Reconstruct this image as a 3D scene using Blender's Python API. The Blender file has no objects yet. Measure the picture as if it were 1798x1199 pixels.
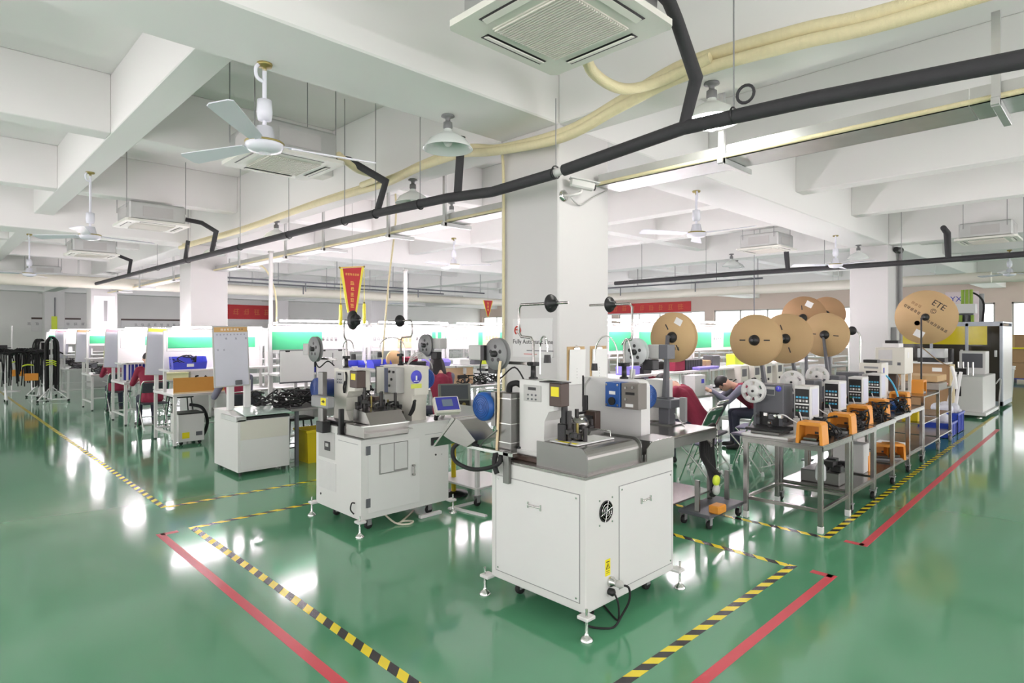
import bpy, math, random
from mathutils import Matrix, Vector, Quaternion
R = math.radians
random.seed(7)
SC = bpy.context.scene
COL = SC.collection

# ------------------------------------------------------------------ camera, world, light, exposure
cam_d = bpy.data.cameras.new('camera')
cam = bpy.data.objects.new('camera', cam_d); COL.objects.link(cam)
cam.location = (0, 0, 1.68)
cam.rotation_euler = (R(90), 0, R(45.56 - 90))
cam_d.sensor_width = 36.0
cam_d.lens = 1065.0 / 1798.0 * 36.0
cam_d.shift_y = -14.5 / 1798.0
cam_d.clip_start = 0.05; cam_d.clip_end = 200
SC.camera = cam

world = bpy.data.worlds.new('daylight'); SC.world = world
world.use_nodes = True
wb = world.node_tree.nodes['Background']
wb.inputs['Color'].default_value = (1.0, 0.95, 0.96, 1)
wb.inputs['Strength'].default_value = 2.15

def area(name, loc, rot, sx, sy, power, color=(1, 1, 1)):
    l = bpy.data.lights.new(name, 'AREA'); l.shape = 'RECTANGLE'; l.size = sx; l.size_y = sy
    l.energy = power; l.color = color
    o = bpy.data.objects.new(name, l); COL.objects.link(o)
    o.location = loc; o.rotation_euler = rot
    return o
SC.view_settings.view_transform = 'Standard'
SC.view_settings.look = 'None'
SC.view_settings.gamma = 1.0
SC.view_settings.use_curve_mapping = False
SC.view_settings.exposure = 0.70
SC.cycles.max_bounces = 7
SC.cycles.adaptive_threshold = 0.02

# ------------------------------------------------------------------ materials (all procedural)
def lin(c):
    return tuple(((v / 255.0) / 12.92 if v / 255.0 <= 0.04045 else ((v / 255.0 + 0.055) / 1.055) ** 2.4) for v in c) + (1,)
MATS = {}
def mat(name, rgb, rough=0.5, metal=0.0, var=0.06, scale=8.0, bump=0.0, bscale=60.0, coat=0.0, emit=None, estr=0.0, alpha=1.0, trans=0.0, spec=0.5, stretch=None):
    if name in MATS: return MATS[name]
    m = bpy.data.materials.new(name); m.use_nodes = True
    nt = m.node_tree; b = nt.nodes['Principled BSDF']
    b.inputs['Roughness'].default_value = rough; b.inputs['Metallic'].default_value = metal
    b.inputs['Coat Weight'].default_value = coat; b.inputs['Specular IOR Level'].default_value = spec
    b.inputs['Alpha'].default_value = alpha; b.inputs['Transmission Weight'].default_value = trans
    base = lin(rgb)
    b.inputs['Base Color'].default_value = base
    m.diffuse_color = base
    tc = None
    if var > 0 or bump > 0:
        tc = nt.nodes.new('ShaderNodeTexCoord')
        src = tc.outputs['Object']
        if stretch:
            mp = nt.nodes.new('ShaderNodeMapping'); mp.inputs['Scale'].default_value = stretch
            nt.links.new(src, mp.inputs['Vector']); src = mp.outputs['Vector']
    if var > 0:
        n = nt.nodes.new('ShaderNodeTexNoise'); n.inputs['Scale'].default_value = scale; n.inputs['Detail'].default_value = 3
        nt.links.new(src, n.inputs['Vector'])
        mx = nt.nodes.new('ShaderNodeMix'); mx.data_type = 'RGBA'
        mx.inputs['A'].default_value = tuple(max(0, v * (1 - var)) for v in base[:3]) + (1,)
        mx.inputs['B'].default_value = tuple(min(1, v * (1 + var)) for v in base[:3]) + (1,)
        nt.links.new(n.outputs['Fac'], mx.inputs['Factor'])
        nt.links.new(mx.outputs['Result'], b.inputs['Base Color'])
    if bump > 0:
        n2 = nt.nodes.new('ShaderNodeTexNoise'); n2.inputs['Scale'].default_value = bscale; n2.inputs['Detail'].default_value = 2
        nt.links.new(src, n2.inputs['Vector'])
        bp = nt.nodes.new('ShaderNodeBump'); bp.inputs['Strength'].default_value = bump; bp.inputs['Distance'].default_value = 0.01
        nt.links.new(n2.outputs['Fac'], bp.inputs['Height']); nt.links.new(bp.outputs['Normal'], b.inputs['Normal'])
    if emit:
        b.inputs['Emission Color'].default_value = lin(emit); b.inputs['Emission Strength'].default_value = estr
    MATS[name] = m
    return m

WALLW = mat('painted plaster', (226, 226, 222), 0.75, var=0.03, scale=1.5, bump=0.05, bscale=40)
CEILW = mat('ceiling plaster', (232, 232, 229), 0.8, var=0.02, scale=0.8)
COLW = mat('column plaster', (207, 206, 204), 0.55, var=0.02, scale=2)
PINK = mat('pink wall paint', (214, 196, 186), 0.8, var=0.03, scale=1.0)
FLOOR = mat('green epoxy', (86, 150, 112), 0.12, var=0.08, scale=0.7, bump=0.015, bscale=1.6, coat=0.35, spec=0.5)
FLOOR.node_tree.nodes['Principled BSDF'].inputs['Coat Roughness'].default_value = 0.06
WHITE = mat('white enamel', (214, 214, 211), 0.35, var=0.015, scale=5)
WHITE2 = mat('white panel', (219, 219, 217), 0.4, var=0.015, scale=5)
CREAM = mat('cream enamel', (216, 214, 203), 0.4, var=0.02, scale=5)
IVORY = mat('ivory plastic', (222, 222, 212), 0.45, var=0.02)
GRILLE = mat('grille plastic', (222, 218, 208), 0.5, var=0.03)
STEEL = mat('brushed stainless', (158, 156, 152), 0.24, 0.95, var=0.08, scale=3, bump=0.02, bscale=40, stretch=(1, 1, 14))
STEELD = mat('dull sheet steel', (132, 132, 129), 0.34, 0.9, var=0.10, scale=4)
GALV = mat('galvanised steel', (196, 198, 196), 0.38, 0.8, var=0.12, scale=6)
CHROME = mat('chrome', (215, 215, 212), 0.12, 1.0, var=0.03)
BLACK = mat('black plastic', (30, 30, 31), 0.45, var=0.15)
FOAM = mat('black pipe insulation', (52, 52, 54), 0.75, var=0.12, scale=20, bump=0.15, bscale=60)
RUBBER = mat('black rubber', (24, 24, 25), 0.7, var=0.1)
DGREY = mat('dark grey enamel', (92, 94, 99), 0.45, var=0.05)
MGREY = mat('mid grey enamel', (140, 141, 141), 0.45, var=0.05)
LGREY = mat('light grey plastic', (182, 182, 179), 0.45, var=0.04)
GUN = mat('gunmetal', (52, 50, 49), 0.4, 0.3, var=0.1)
BROWN = mat('brown enamel', (74, 58, 50), 0.45, var=0.08)
BLUE = mat('blue motor paint', (28, 84, 158), 0.4, var=0.08)
BLUED = mat('deep blue print', (54, 60, 160), 0.5, var=0.05)
BIN = mat('blue plastic bin', (72, 82, 206), 0.45, var=0.05)
LILAC = mat('lilac tray', (150, 140, 226), 0.5, var=0.05)
YEL = mat('yellow sticker', (236, 222, 30), 0.5, var=0.03)
YELB = mat('yellow plastic', (214, 190, 20), 0.45, var=0.06)
PEDAL = mat('orange pedal', (226, 150, 54), 0.45, var=0.06)
KRAFT = mat('kraft cardboard', (196, 166, 122), 0.8, var=0.06, scale=5, bump=0.03, bscale=80)
KRAFTD = mat('carton board', (168, 134, 98), 0.85, var=0.08, scale=4)
TAN = mat('tan board', (196, 140, 62), 0.6, var=0.06)
PEACH = mat('peach board', (236, 204, 164), 0.7, var=0.04)
GREENP = mat('green display panel', (64, 172, 120), 0.5, var=0.05, scale=3)
PAPER = mat('paper', (238, 238, 236), 0.7, var=0.02)
PAPERG = mat('clear sleeve paper', (206, 206, 204), 0.3, var=0.05, scale=14)
WBOARD = mat('whiteboard', (206, 207, 218), 0.25, var=0.05, scale=4)
INK = mat('dark ink', (48, 46, 50), 0.7, var=0.0)
REDINK = mat('red ink', (196, 66, 52), 0.7, var=0.0)
ORINK = mat('orange ink', (224, 140, 70), 0.7, var=0.0)
RED = mat('red banner cloth', (196, 60, 62), 0.75, var=0.08, scale=5)
GOLD = mat('gold lettering', (244, 206, 96), 0.6, var=0.04)
FRINGE = mat('yellow fringe', (240, 226, 84), 0.8, var=0.08, scale=60)
REDTAPE = mat('red floor tape', (206, 72, 82), 0.3, var=0.05)
HOSE = mat('cream ribbed hose', (224, 214, 172), 0.55, var=0.08, scale=12, bump=0.4, bscale=90, stretch=(1, 3, 1))
DUCTB = mat('cream duct jacket', (222, 218, 204), 0.6, var=0.04, scale=4)
FANW = mat('fan enamel', (222, 224, 232), 0.25, var=0.02)
BRASS = mat('aged brass', (150, 138, 84), 0.4, 0.7, var=0.1)
ENAMEL = mat('lamp enamel', (222, 228, 224), 0.22, var=0.02)
LAMPGREY = mat('lamp socket', (112, 114, 114), 0.5, var=0.05)
BULB = mat('lit bulb', (255, 255, 250), 0.5, var=0, emit=(255, 252, 246), estr=60)
TUBE = mat('lit tube', (255, 255, 255), 0.5, var=0, emit=(255, 239, 249), estr=66)
TUBEF = mat('lit far tube', (255, 255, 255), 0.5, var=0, emit=(250, 240, 252), estr=46)
GREENC = mat('green chair leather', (46, 104, 74), 0.5, var=0.08)
SEATG = mat('grey chair seat', (126, 124, 146), 0.5, var=0.06)
VEST = mat('burgundy vest', (140, 42, 66), 0.85, var=0.1, scale=12, bump=0.2, bscale=30)
SLEEVE = mat('grey sleeve cloth', (120, 120, 136), 0.85, var=0.1, scale=12, bump=0.2, bscale=30)
WSHIRT = mat('white shirt cloth', (216, 208, 204), 0.85, var=0.05, bump=0.2, bscale=30)
TROUS = mat('dark trousers', (48, 50, 66), 0.85, var=0.1)
SKIN = mat('skin', (222, 178, 154), 0.55, var=0.05)
HAIR = mat('black hair', (34, 29, 30), 0.5, var=0.2, scale=40, stretch=(1, 1, 0.2))
GLASSY = mat('yellow machine glass', (222, 200, 36), 0.12, var=0.1, scale=1.5, spec=0.6)
GLASSD = mat('dark machine glass', (56, 52, 44), 0.06, var=0.2, scale=1.5, spec=0.6)
ALU = mat('aluminium profile', (178, 184, 192), 0.35, 0.6, var=0.04)
SCREEN = mat('grey screen', (110, 124, 142), 0.15, var=0.05)
CYAN = mat('cyan print', (80, 176, 214), 0.5, var=0.0)
CLEAR = mat('clear plastic', (225, 228, 228), 0.15, var=0.03, alpha=0.55)
BAG = mat('plastic bag', (214, 216, 224), 0.25, var=0.1, scale=20, bump=0.6, bscale=25, alpha=0.85)
LIME = mat('lime plastic', (206, 222, 60), 0.5, var=0.05)
PINKP = mat('pink paper', (232, 176, 186), 0.7, var=0.03)
REDP = mat('red plastic', (204, 52, 72), 0.5, var=0.05)
GREEND = mat('green sticker', (38, 128, 78), 0.5, var=0.02)
VIOLET = mat('violet sticker', (84, 84, 208), 0.5, var=0.02)
PLANT = mat('green sticks', (140, 170, 60), 0.6, var=0.15)

def glass_mat():
    m = bpy.data.materials.new('window glass'); m.use_nodes = True
    nt = m.node_tree; nt.nodes.clear()
    o = nt.nodes.new('ShaderNodeOutputMaterial'); mx = nt.nodes.new('ShaderNodeMixShader')
    t = nt.nodes.new('ShaderNodeBsdfTransparent'); g = nt.nodes.new('ShaderNodeBsdfGlossy')
    t.inputs['Color'].default_value = (0.96, 0.98, 0.98, 1); g.inputs['Roughness'].default_value = 0.02
    mx.inputs['Fac'].default_value = 0.06
    nt.links.new(t.outputs[0], mx.inputs[1]); nt.links.new(g.outputs[0], mx.inputs[2]); nt.links.new(mx.outputs[0], o.inputs['Surface'])
    return m
WINGLASS = glass_mat()

def hazard(name, sgn):
    m = bpy.data.materials.new(name); m.use_nodes = True
    nt = m.node_tree; b = nt.nodes['Principled BSDF']; b.inputs['Roughness'].default_value = 0.25
    tc = nt.nodes.new('ShaderNodeTexCoord'); sp = nt.nodes.new('ShaderNodeSeparateXYZ')
    nt.links.new(tc.outputs['Object'], sp.inputs[0])
    def mth(op, a, v=None, link=None):
        n = nt.nodes.new('ShaderNodeMath'); n.operation = op
        nt.links.new(a, n.inputs[0])
        if link is not None: nt.links.new(link, n.inputs[1])
        elif v is not None: n.inputs[1].default_value = v
        return n.outputs[0]
    s = mth('ADD' if sgn > 0 else 'SUBTRACT', sp.outputs['X'], link=sp.outputs['Y'])
    s = mth('DIVIDE', s, 0.168); s = mth('ADD', s, 500.0); s = mth('FRACT', s); s = mth('GREATER_THAN', s, 0.5)
    mx = nt.nodes.new('ShaderNodeMix'); mx.data_type = 'RGBA'
    mx.inputs['A'].default_value = lin((240, 218, 50)); mx.inputs['B'].default_value = lin((48, 46, 46))
    nt.links.new(s, mx.inputs['Factor']); nt.links.new(mx.outputs['Result'], b.inputs['Base Color'])
    return m
HAZP = hazard('hazard tape sum', 1); HAZN = hazard('hazard tape difference', -1)

# ------------------------------------------------------------------ mesh helpers
class MB:
    def __init__(s): s.v = []; s.f = []; s.sm = []; s.mi = []; s.M = None; s.cur = 0
    def _add(s, vs, fs, smooth=False):
        o = len(s.v)
        if s.M is not None: vs = [tuple(s.M @ Vector(p)) for p in vs]
        s.v += vs
        for f in fs: s.f.append(tuple(i + o for i in f)); s.sm.append(smooth); s.mi.append(s.cur)
        return s
    def box(s, x0, y0, z0, x1, y1, z1, b=0.0):
        if x0 > x1: x0, x1 = x1, x0
        if y0 > y1: y0, y1 = y1, y0
        if z0 > z1: z0, z1 = z1, z0
        b = min(b, (x1 - x0) * .45, (y1 - y0) * .45, (z1 - z0) * .45)
        X, Y, Z = (x0, x1), (y0, y1), (z0, z1)
        if b <= 0:
            vs = [(X[i], Y[j], Z[k]) for i in (0, 1) for j in (0, 1) for k in (0, 1)]
            return s._add(vs, [(0, 1, 3, 2), (4, 6, 7, 5), (0, 4, 5, 1), (2, 3, 7, 6), (0, 2, 6, 4), (1, 5, 7, 3)])
        vs = []; idx = {}
        for i in (0, 1):
            for j in (0, 1):
                for k in (0, 1):
                    dx = b if i == 0 else -b; dy = b if j == 0 else -b; dz = b if k == 0 else -b
                    for a in range(3):
                        q = [X[i] + dx, Y[j] + dy, Z[k] + dz]
                        q[a] = (X[i], Y[j], Z[k])[a]
                        idx[(i, j, k, a)] = len(vs); vs.append(tuple(q))
        fs = []
        g = lambda i, j, k, a: idx[(i, j, k, a)]
        fs += [(g(0,0,0,0), g(0,0,1,0), g(0,1,1,0), g(0,1,0,0)), (g(1,0,0,0), g(1,1,0,0), g(1,1,1,0), g(1,0,1,0))]
        fs += [(g(0,0,0,1), g(1,0,0,1), g(1,0,1,1), g(0,0,1,1)), (g(0,1,0,1), g(0,1,1,1), g(1,1,1,1), g(1,1,0,1))]
        fs += [(g(0,0,0,2), g(0,1,0,2), g(1,1,0,2), g(1,0,0,2)), (g(0,0,1,2), g(1,0,1,2), g(1,1,1,2), g(0,1,1,2))]
        for k in (0, 1):
            for j in (0, 1):
                q = (g(0,j,k,1), g(0,j,k,2), g(1,j,k,2), g(1,j,k,1)); fs.append(q if j == k else q[::-1])
        for k in (0, 1):
            for i in (0, 1):
                q = (g(i,0,k,2), g(i,0,k,0), g(i,1,k,0), g(i,1,k,2)); fs.append(q if i == k else q[::-1])
        for j in (0, 1):
            for i in (0, 1):
                q = (g(i,j,0,0), g(i,j,0,1), g(i,j,1,1), g(i,j,1,0)); fs.append(q if i == j else q[::-1])
        for i in (0, 1):
            for j in (0, 1):
                for k in (0, 1):
                    q = (g(i,j,k,0), g(i,j,k,1), g(i,j,k,2)); fs.append(q if (i + j + k) % 2 else q[::-1])
        return s._add(vs, fs)
    def cyl(s, p0, p1, r0, r1=None, n=12, caps=True):
        r1 = r0 if r1 is None else r1
        p0 = Vector(p0); p1 = Vector(p1); d = (p1 - p0)
        if d.length < 1e-9: return s
        d.normalize(); a = d.orthogonal().normalized(); b = d.cross(a)
        vs = []
        for p, r in ((p0, r0), (p1, r1)):
            for i in range(n):
                t = 2 * math.pi * i / n; vs.append(tuple(p + (a * math.cos(t) + b * math.sin(t)) * r))
        s._add(vs, [(i, (i + 1) % n, n + (i + 1) % n, n + i) for i in range(n)], True)
        if caps:
            s._add(vs[:n], [tuple(range(n - 1, -1, -1))]); s._add(vs[n:], [tuple(range(n))])
        return s
    def tube(s, pts, r, n=8, smooth=0, closed=False, ry=None):
        P = [Vector(p) for p in pts]
        if smooth: P = spline(P, smooth, closed)
        m = len(P); N = None; vs = []
        rr = r if isinstance(r, (list, tuple)) else [r] * m
        if len(rr) != m: rr = [rr[0] + (rr[-1] - rr[0]) * i / (m - 1) for i in range(m)]
        for i in range(m):
            if closed: t = P[(i + 1) % m] - P[i - 1]
            else: t = P[min(i + 1, m - 1)] - P[max(i - 1, 0)]
            t.normalize()
            if N is None: N = t.orthogonal().normalized()
            else:
                N = N - t * N.dot(t)
                N = N.normalized() if N.length > 1e-6 else t.orthogonal().normalized()
            B = t.cross(N)
            k = 1.0
            if 0 < i < m - 1:
                c = (P[i] - P[i - 1]).normalized().dot((P[i + 1] - P[i]).normalized()); k = 1 / max(0.6, math.sqrt(max(0, (1 + c) / 2)))
            for j in range(n):
                a = 2 * math.pi * j / n; vs.append(tuple(P[i] + (N * math.cos(a) + B * math.sin(a)) * rr[i] * k))
        fs = []
        for i in range(m if closed else m - 1):
            i2 = (i + 1) % m
            for j in range(n): fs.append((i * n + j, i * n + (j + 1) % n, i2 * n + (j + 1) % n, i2 * n + j))
        s._add(vs, fs, True)
        if not closed:
            s._add(vs[:n], [tuple(range(n - 1, -1, -1))]); s._add(vs[-n:], [tuple(range(n))])
        return s
    def lathe(s, prof, loc=(0, 0, 0), axis='Z', n=20, smooth=True, caps=True):
        L = Vector(loc); vs = []
        def tr(r, h, t):
            c, q = r * math.cos(t), r * math.sin(t)
            return {'Z': (c, q, h), 'X': (h, c, q), 'Y': (q, h, c)}[axis]
        for r, h in prof:
            for i in range(n): vs.append(tuple(L + Vector(tr(max(r, 1e-5), h, 2 * math.pi * i / n))))
        fs = []
        for k in range(len(prof) - 1):
            for i in range(n): fs.append((k * n + i, k * n + (i + 1) % n, (k + 1) * n + (i + 1) % n, (k + 1) * n + i))
        s._add(vs, fs, smooth)
        if caps:
            if prof[0][0] > 1e-3: s._add(vs[:n], [tuple(range(n - 1, -1, -1))])
            if prof[-1][0] > 1e-3: s._add(vs[-n:], [tuple(range(n))])
        return s
    def prism(s, poly, a0, a1, axis='X', smooth=False):
        # poly in the two other axes: X -> (y,z), Y -> (x,z), Z -> (x,y)
        f = {'X': lambda p, a: (a, p[0], p[1]), 'Y': lambda p, a: (p[0], a, p[1]), 'Z': lambda p, a: (p[0], p[1], a)}[axis]
        n = len(poly)
        ar = sum(poly[i][0] * poly[(i + 1) % n][1] - poly[(i + 1) % n][0] * poly[i][1] for i in range(n))
        if (ar < 0) != (axis == 'Y'): poly = poly[::-1]
        vs = [f(p, a0) for p in poly] + [f(p, a1) for p in poly]
        s._add(vs, [(i, (i + 1) % n, n + (i + 1) % n, n + i) for i in range(n)], smooth)
        s._add(vs, [tuple(range(n - 1, -1, -1)), tuple(range(n, 2 * n))])
        return s
    def ball(s, c, rx, ry=None, rz=None, n=12, m=8):
        ry = ry or rx; rz = rz or rx
        vs = []
        for k in range(m + 1):
            ph = math.pi * k / m - math.pi / 2
            for i in range(n):
                t = 2 * math.pi * i / n
                vs.append((c[0] + rx * math.cos(ph) * math.cos(t), c[1] + ry * math.cos(ph) * math.sin(t), c[2] + rz * math.sin(ph)))
        fs = [(k * n + i, k * n + (i + 1) % n, (k + 1) * n + (i + 1) % n, (k + 1) * n + i) for k in range(m) for i in range(n)]
        return s._add(vs, fs, True)
    def build(s, name, material, parent=None, loc=None, **tags):
        me = bpy.data.meshes.new(name); me.from_pydata(s.v, [], s.f)
        me.polygons.foreach_set('use_smooth', s.sm)
        ms = material if isinstance(material, (list, tuple)) else [material]
        for m in ms: me.materials.append(m)
        if len(ms) > 1: me.polygons.foreach_set('material_index', s.mi)
        me.update()
        o = bpy.data.objects.new(name, me); COL.objects.link(o)
        if parent is not None: o.parent = parent
        if loc is not None: o.location = loc
        for k, v in tags.items(): o[k] = v
        return o

def spline(P, k, closed=False):
    out = []; n = len(P)
    for i in range(n if closed else n - 1):
        if closed: a, b, c, d = P[i - 1], P[i], P[(i + 1) % n], P[(i + 2) % n]
        else: a, b, c, d = P[max(i - 1, 0)], P[i], P[i + 1], P[min(i + 2, n - 1)]
        for j in range(k):
            t = j / k
            out.append(0.5 * ((2 * b) + (c - a) * t + (2 * a - 5 * b + 4 * c - d) * t * t + (3 * b - a - 3 * c + d) * t ** 3))
    if not closed: out.append(P[-1])
    return out

def tag(o, label, cat, group=None, kind=None):
    if label: o['label'] = label
    if cat: o['category'] = cat
    if group: o['group'] = group
    if kind: o['kind'] = kind
    return o
def thing(name, label, cat, loc=(0, 0, 0), rz=0.0, group=None):
    o = bpy.data.objects.new(name, None); COL.objects.link(o); o.empty_display_size = 0.1
    o.location = loc; o.rotation_euler = (0, 0, rz)
    return tag(o, label, cat, group)
def dup(root, loc, rz=None, label=None, group=None):
    r = root.copy(); COL.objects.link(r); r.location = loc
    if rz is not None: r.rotation_euler = (0, 0, rz)
    if label: r['label'] = label
    if group: r['group'] = group
    for ch in root.children:
        c = ch.copy(); COL.objects.link(c); c.parent = r
        for g in ch.children:
            d = g.copy(); COL.objects.link(d); d.parent = c
    return r
def bx(p, name, m, x0, y0, z0, x1, y1, z1, b=0.0): return MB().box(x0, y0, z0, x1, y1, z1, b).build(name, m, p)
def cy(p, name, m, p0, p1, r, r1=None, n=12): return MB().cyl(p0, p1, r, r1, n).build(name, m, p)
def tb(p, name, m, pts, r, k=0, n=8, closed=False): return MB().tube(pts, r, n, k, closed).build(name, m, p)
def la(p, name, m, prof, loc=(0, 0, 0), axis='Z', n=20): return MB().lathe(prof, loc, axis, n).build(name, m, p)

def text(p, name, s, m, size, loc, rot, depth=0.0008, align='CENTER'):
    c = bpy.data.curves.new('txt', 'FONT'); c.body = s; c.size = size; c.extrude = depth; c.align_x = align; c.align_y = 'CENTER'
    c.resolution_u = 2
    o = bpy.data.objects.new('txt', c); COL.objects.link(o)
    dg = bpy.context.evaluated_depsgraph_get()
    me = bpy.data.meshes.new_from_object(o.evaluated_get(dg))
    bpy.data.objects.remove(o)
    me.materials.clear(); me.materials.append(m)
    q = bpy.data.objects.new(name, me); COL.objects.link(q); q.parent = p
    q.location = loc; q.rotation_euler = rot
    return q
# facing rotations for lettering: text reads from the -Y side, from the -X side
ROT_MY = (R(90), 0, 0)
ROT_MX = (R(90), 0, R(-90))
def glyphs(p, name, m, n, size, gap, M, seed=1, vertical=False, d=0.001):
    # blocky character-like marks too small in the photograph to read
    rnd = random.Random(seed); mb = MB(); mb.M = M; w = size * 0.1
    for i in range(n):
        ox = 0 if vertical else (i - (n - 1) / 2) * (size + gap); oy = ((n - 1) / 2 - i) * (size + gap) if vertical else 0
        x0, x1, y0, y1 = ox - size / 2, ox + size / 2, oy - size / 2, oy + size / 2
        for k in range(3):
            y = y0 + (k + 0.5) * size / 3 + rnd.uniform(-.05, .05) * size
            a = x0 + rnd.uniform(0, .25) * size; b = x1 - rnd.uniform(0, .25) * size
            mb.box(a, y - w / 2, 0, b, y + w / 2, d)
        for k in range(2):
            x = x0 + (k + 0.6) * size / 2.4 + rnd.uniform(-.06, .06) * size
            mb.box(x - w / 2, y0 + rnd.uniform(0, .2) * size, 0, x + w / 2, y1 - rnd.uniform(0, .2) * size, d * 1.1)
    return mb.build(name, m, p)
def MYM(x, y, z): return Matrix.Translation((x, y, z)) @ Matrix.Rotation(R(90), 4, 'X')                     # local xy -> world x,z facing -Y
def MXM(x, y, z): return Matrix.Translation((x, y, z)) @ Matrix.Rotation(R(-90), 4, 'Z') @ Matrix.Rotation(R(90), 4, 'X')  # facing -X

# ------------------------------------------------------------------ the setting
X0, X1, Y0, Y1 = -9.0, 30.0, -9.0, 34.0
floor = MB().box(X0, Y0, -0.2, X1, Y1, 0).build('floor', FLOOR, kind='structure', label='glossy green epoxy floor', category='floor')
def strip(name, m, x0, y0, x1, y1, w=0.058):
    d = Vector((x1 - x0, y1 - y0, 0)); L = d.length; d.normalize(); n = Vector((-d.y, d.x, 0)) * w / 2
    a = Vector((x0, y0, 0)); b = Vector((x1, y1, 0)); t = 0.0012
    vs = [a - n, b - n, b + n, a + n]
    vs = [tuple(q) for q in vs] + [(q.x, q.y, t) for q in vs]
    return MB()._add(vs, [(4, 5, 6, 7), (0, 1, 5, 4), (1, 2, 6, 5), (2, 3, 7, 6), (3, 0, 4, 7)]).build(name, m, floor)
for a in [(1.70, 1.71, 1.70, 5.70), (4.50, 1.74, 4.53, 5.64), (5.33, 1.78, 5.25, 5.6), (1.70, 6.52, 1.70, 30.0)]: strip('hazard_tape', HAZN, *a)
for a in [(1.73, 1.71, 4.53, 1.71), (1.73, 5.67, 4.5, 5.67), (5.33, 1.755, 9.2, 1.83), (9.2, 1.83, 15.5, 1.93), (1.73, 6.52, 3.9, 6.52)]: strip('hazard_tape', HAZP, *a)
for a in [(1.45, 1.45, 1.45, 5.69), (1.42, 1.45, 4.54, 1.447), (4.51, 1.44, 4.51, 1.58), (5.33, 1.48, 9.7, 1.565), (9.7, 1.565, 13.5, 1.62), (5.36, 1.48, 5.36, 1.62), (1.45, 5.66, 1.58, 5.66)]: strip('red_tape', REDTAPE, *a, w=0.06)

wall_far = MB().box(X0, Y1, 0, X1 + .3, Y1 + .3, 4.5).build('wall_far', WALLW, kind='structure')
# right wall with a ribbon of windows
WZ0, WZ1 = 0.95, 2.88
rw = MB().box(X1, Y0, 0, X1 + .3, Y1, WZ0).box(X1, Y0, WZ1, X1 + .3, Y1, 4.5)
for k in range(8): rw.box(X1, Y0 + k * 6.1, WZ0, X1 + .3, Y0 + k * 6.1 + 0.5, WZ1)
wall_right = rw.build('wall_right', PINK, kind='structure')
for k in range(7):
    ya = Y0 + k * 6.1 + .5; yb = ya + 5.6
    w = MB()
    w.box(X1 + .08, ya, WZ0, X1 + .16, yb, WZ0 + .06).box(X1 + .08, ya, WZ1 - .06, X1 + .16, yb, WZ1)
    for q in range(5): w.box(X1 + .08, ya + q * (yb - ya - .06) / 4, WZ0, X1 + .16, ya + q * (yb - ya - .06) / 4 + .06, WZ1)
    wf = w.build('window_%d' % (k + 1), LGREY, kind='structure')
    for q in range(4):
        s_ = (yb - ya - .06) / 4
        bx(wf, 'pane', WINGLASS, X1 + .115, ya + q * s_ + .06, WZ0 + .06, X1 + .125, ya + (q + 1) * s_, WZ1 - .06)
# columns
COLX = [-6.0, 3.84, 13.74, 23.6]; COLY = [-6.2, 3.36, 12.94, 22.52, 32.1]
for i, cx in enumerate(COLX[:3]):
    for j, cyy in enumerate(COLY):
        o = MB().box(cx, cyy, 0, cx + .7, cyy + .7, 3.445, 0.012).build('column', COLW, kind='structure')
# slab with its grid of beams
ceiling = MB().box(X0, Y0, 4.30, X1, Y1, 4.6).build('ceiling', CEILW, kind='structure', label='white plastered ceiling slab with deep beams', category='ceiling')
BZ, JZ = 3.44, 3.70
for cyy in COLY: bx(ceiling, 'beam', CEILW, X0, cyy, BZ, X1, cyy + .7, 4.30, 0.012)
for cx in COLX:
    for j in range(len(COLY) + 1):
        ya = Y0 if j == 0 else COLY[j - 1] + .7; yb = Y1 if j == len(COLY) else COLY[j]
        bx(ceiling, 'beam', CEILW, cx, ya, BZ, cx + .38, yb, 4.30, 0.012)
jx = [-3.4, -.95, 1.40, 6.42, 8.99, 11.46, 16.2, 18.7, 21.15, 26.0, 28.3]
for x in jx:
    for j in range(len(COLY) + 1):
        ya = Y0 if j == 0 else COLY[j - 1] + .7; yb = Y1 if j == len(COLY) else COLY[j]
        bx(ceiling, 'joist', CEILW, x, ya, JZ, x + .27, yb, 4.30, 0.008)
xs = [X0] + sorted(jx + COLX) + [X1]
for j, y in enumerate([-3.0, .2, 7.22, 10.5, 16.8, 20.0, 26.4, 29.6]):
    for k in range(len(xs) - 1):
        a = xs[k] + (0 if k == 0 else (.38 if xs[k] in COLX else .27)); b = xs[k + 1]
        if y < 3.0: continue
        bx(ceiling, 'joist', CEILW, a, y, JZ, b, y + .27, 4.30, 0.008)

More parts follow.
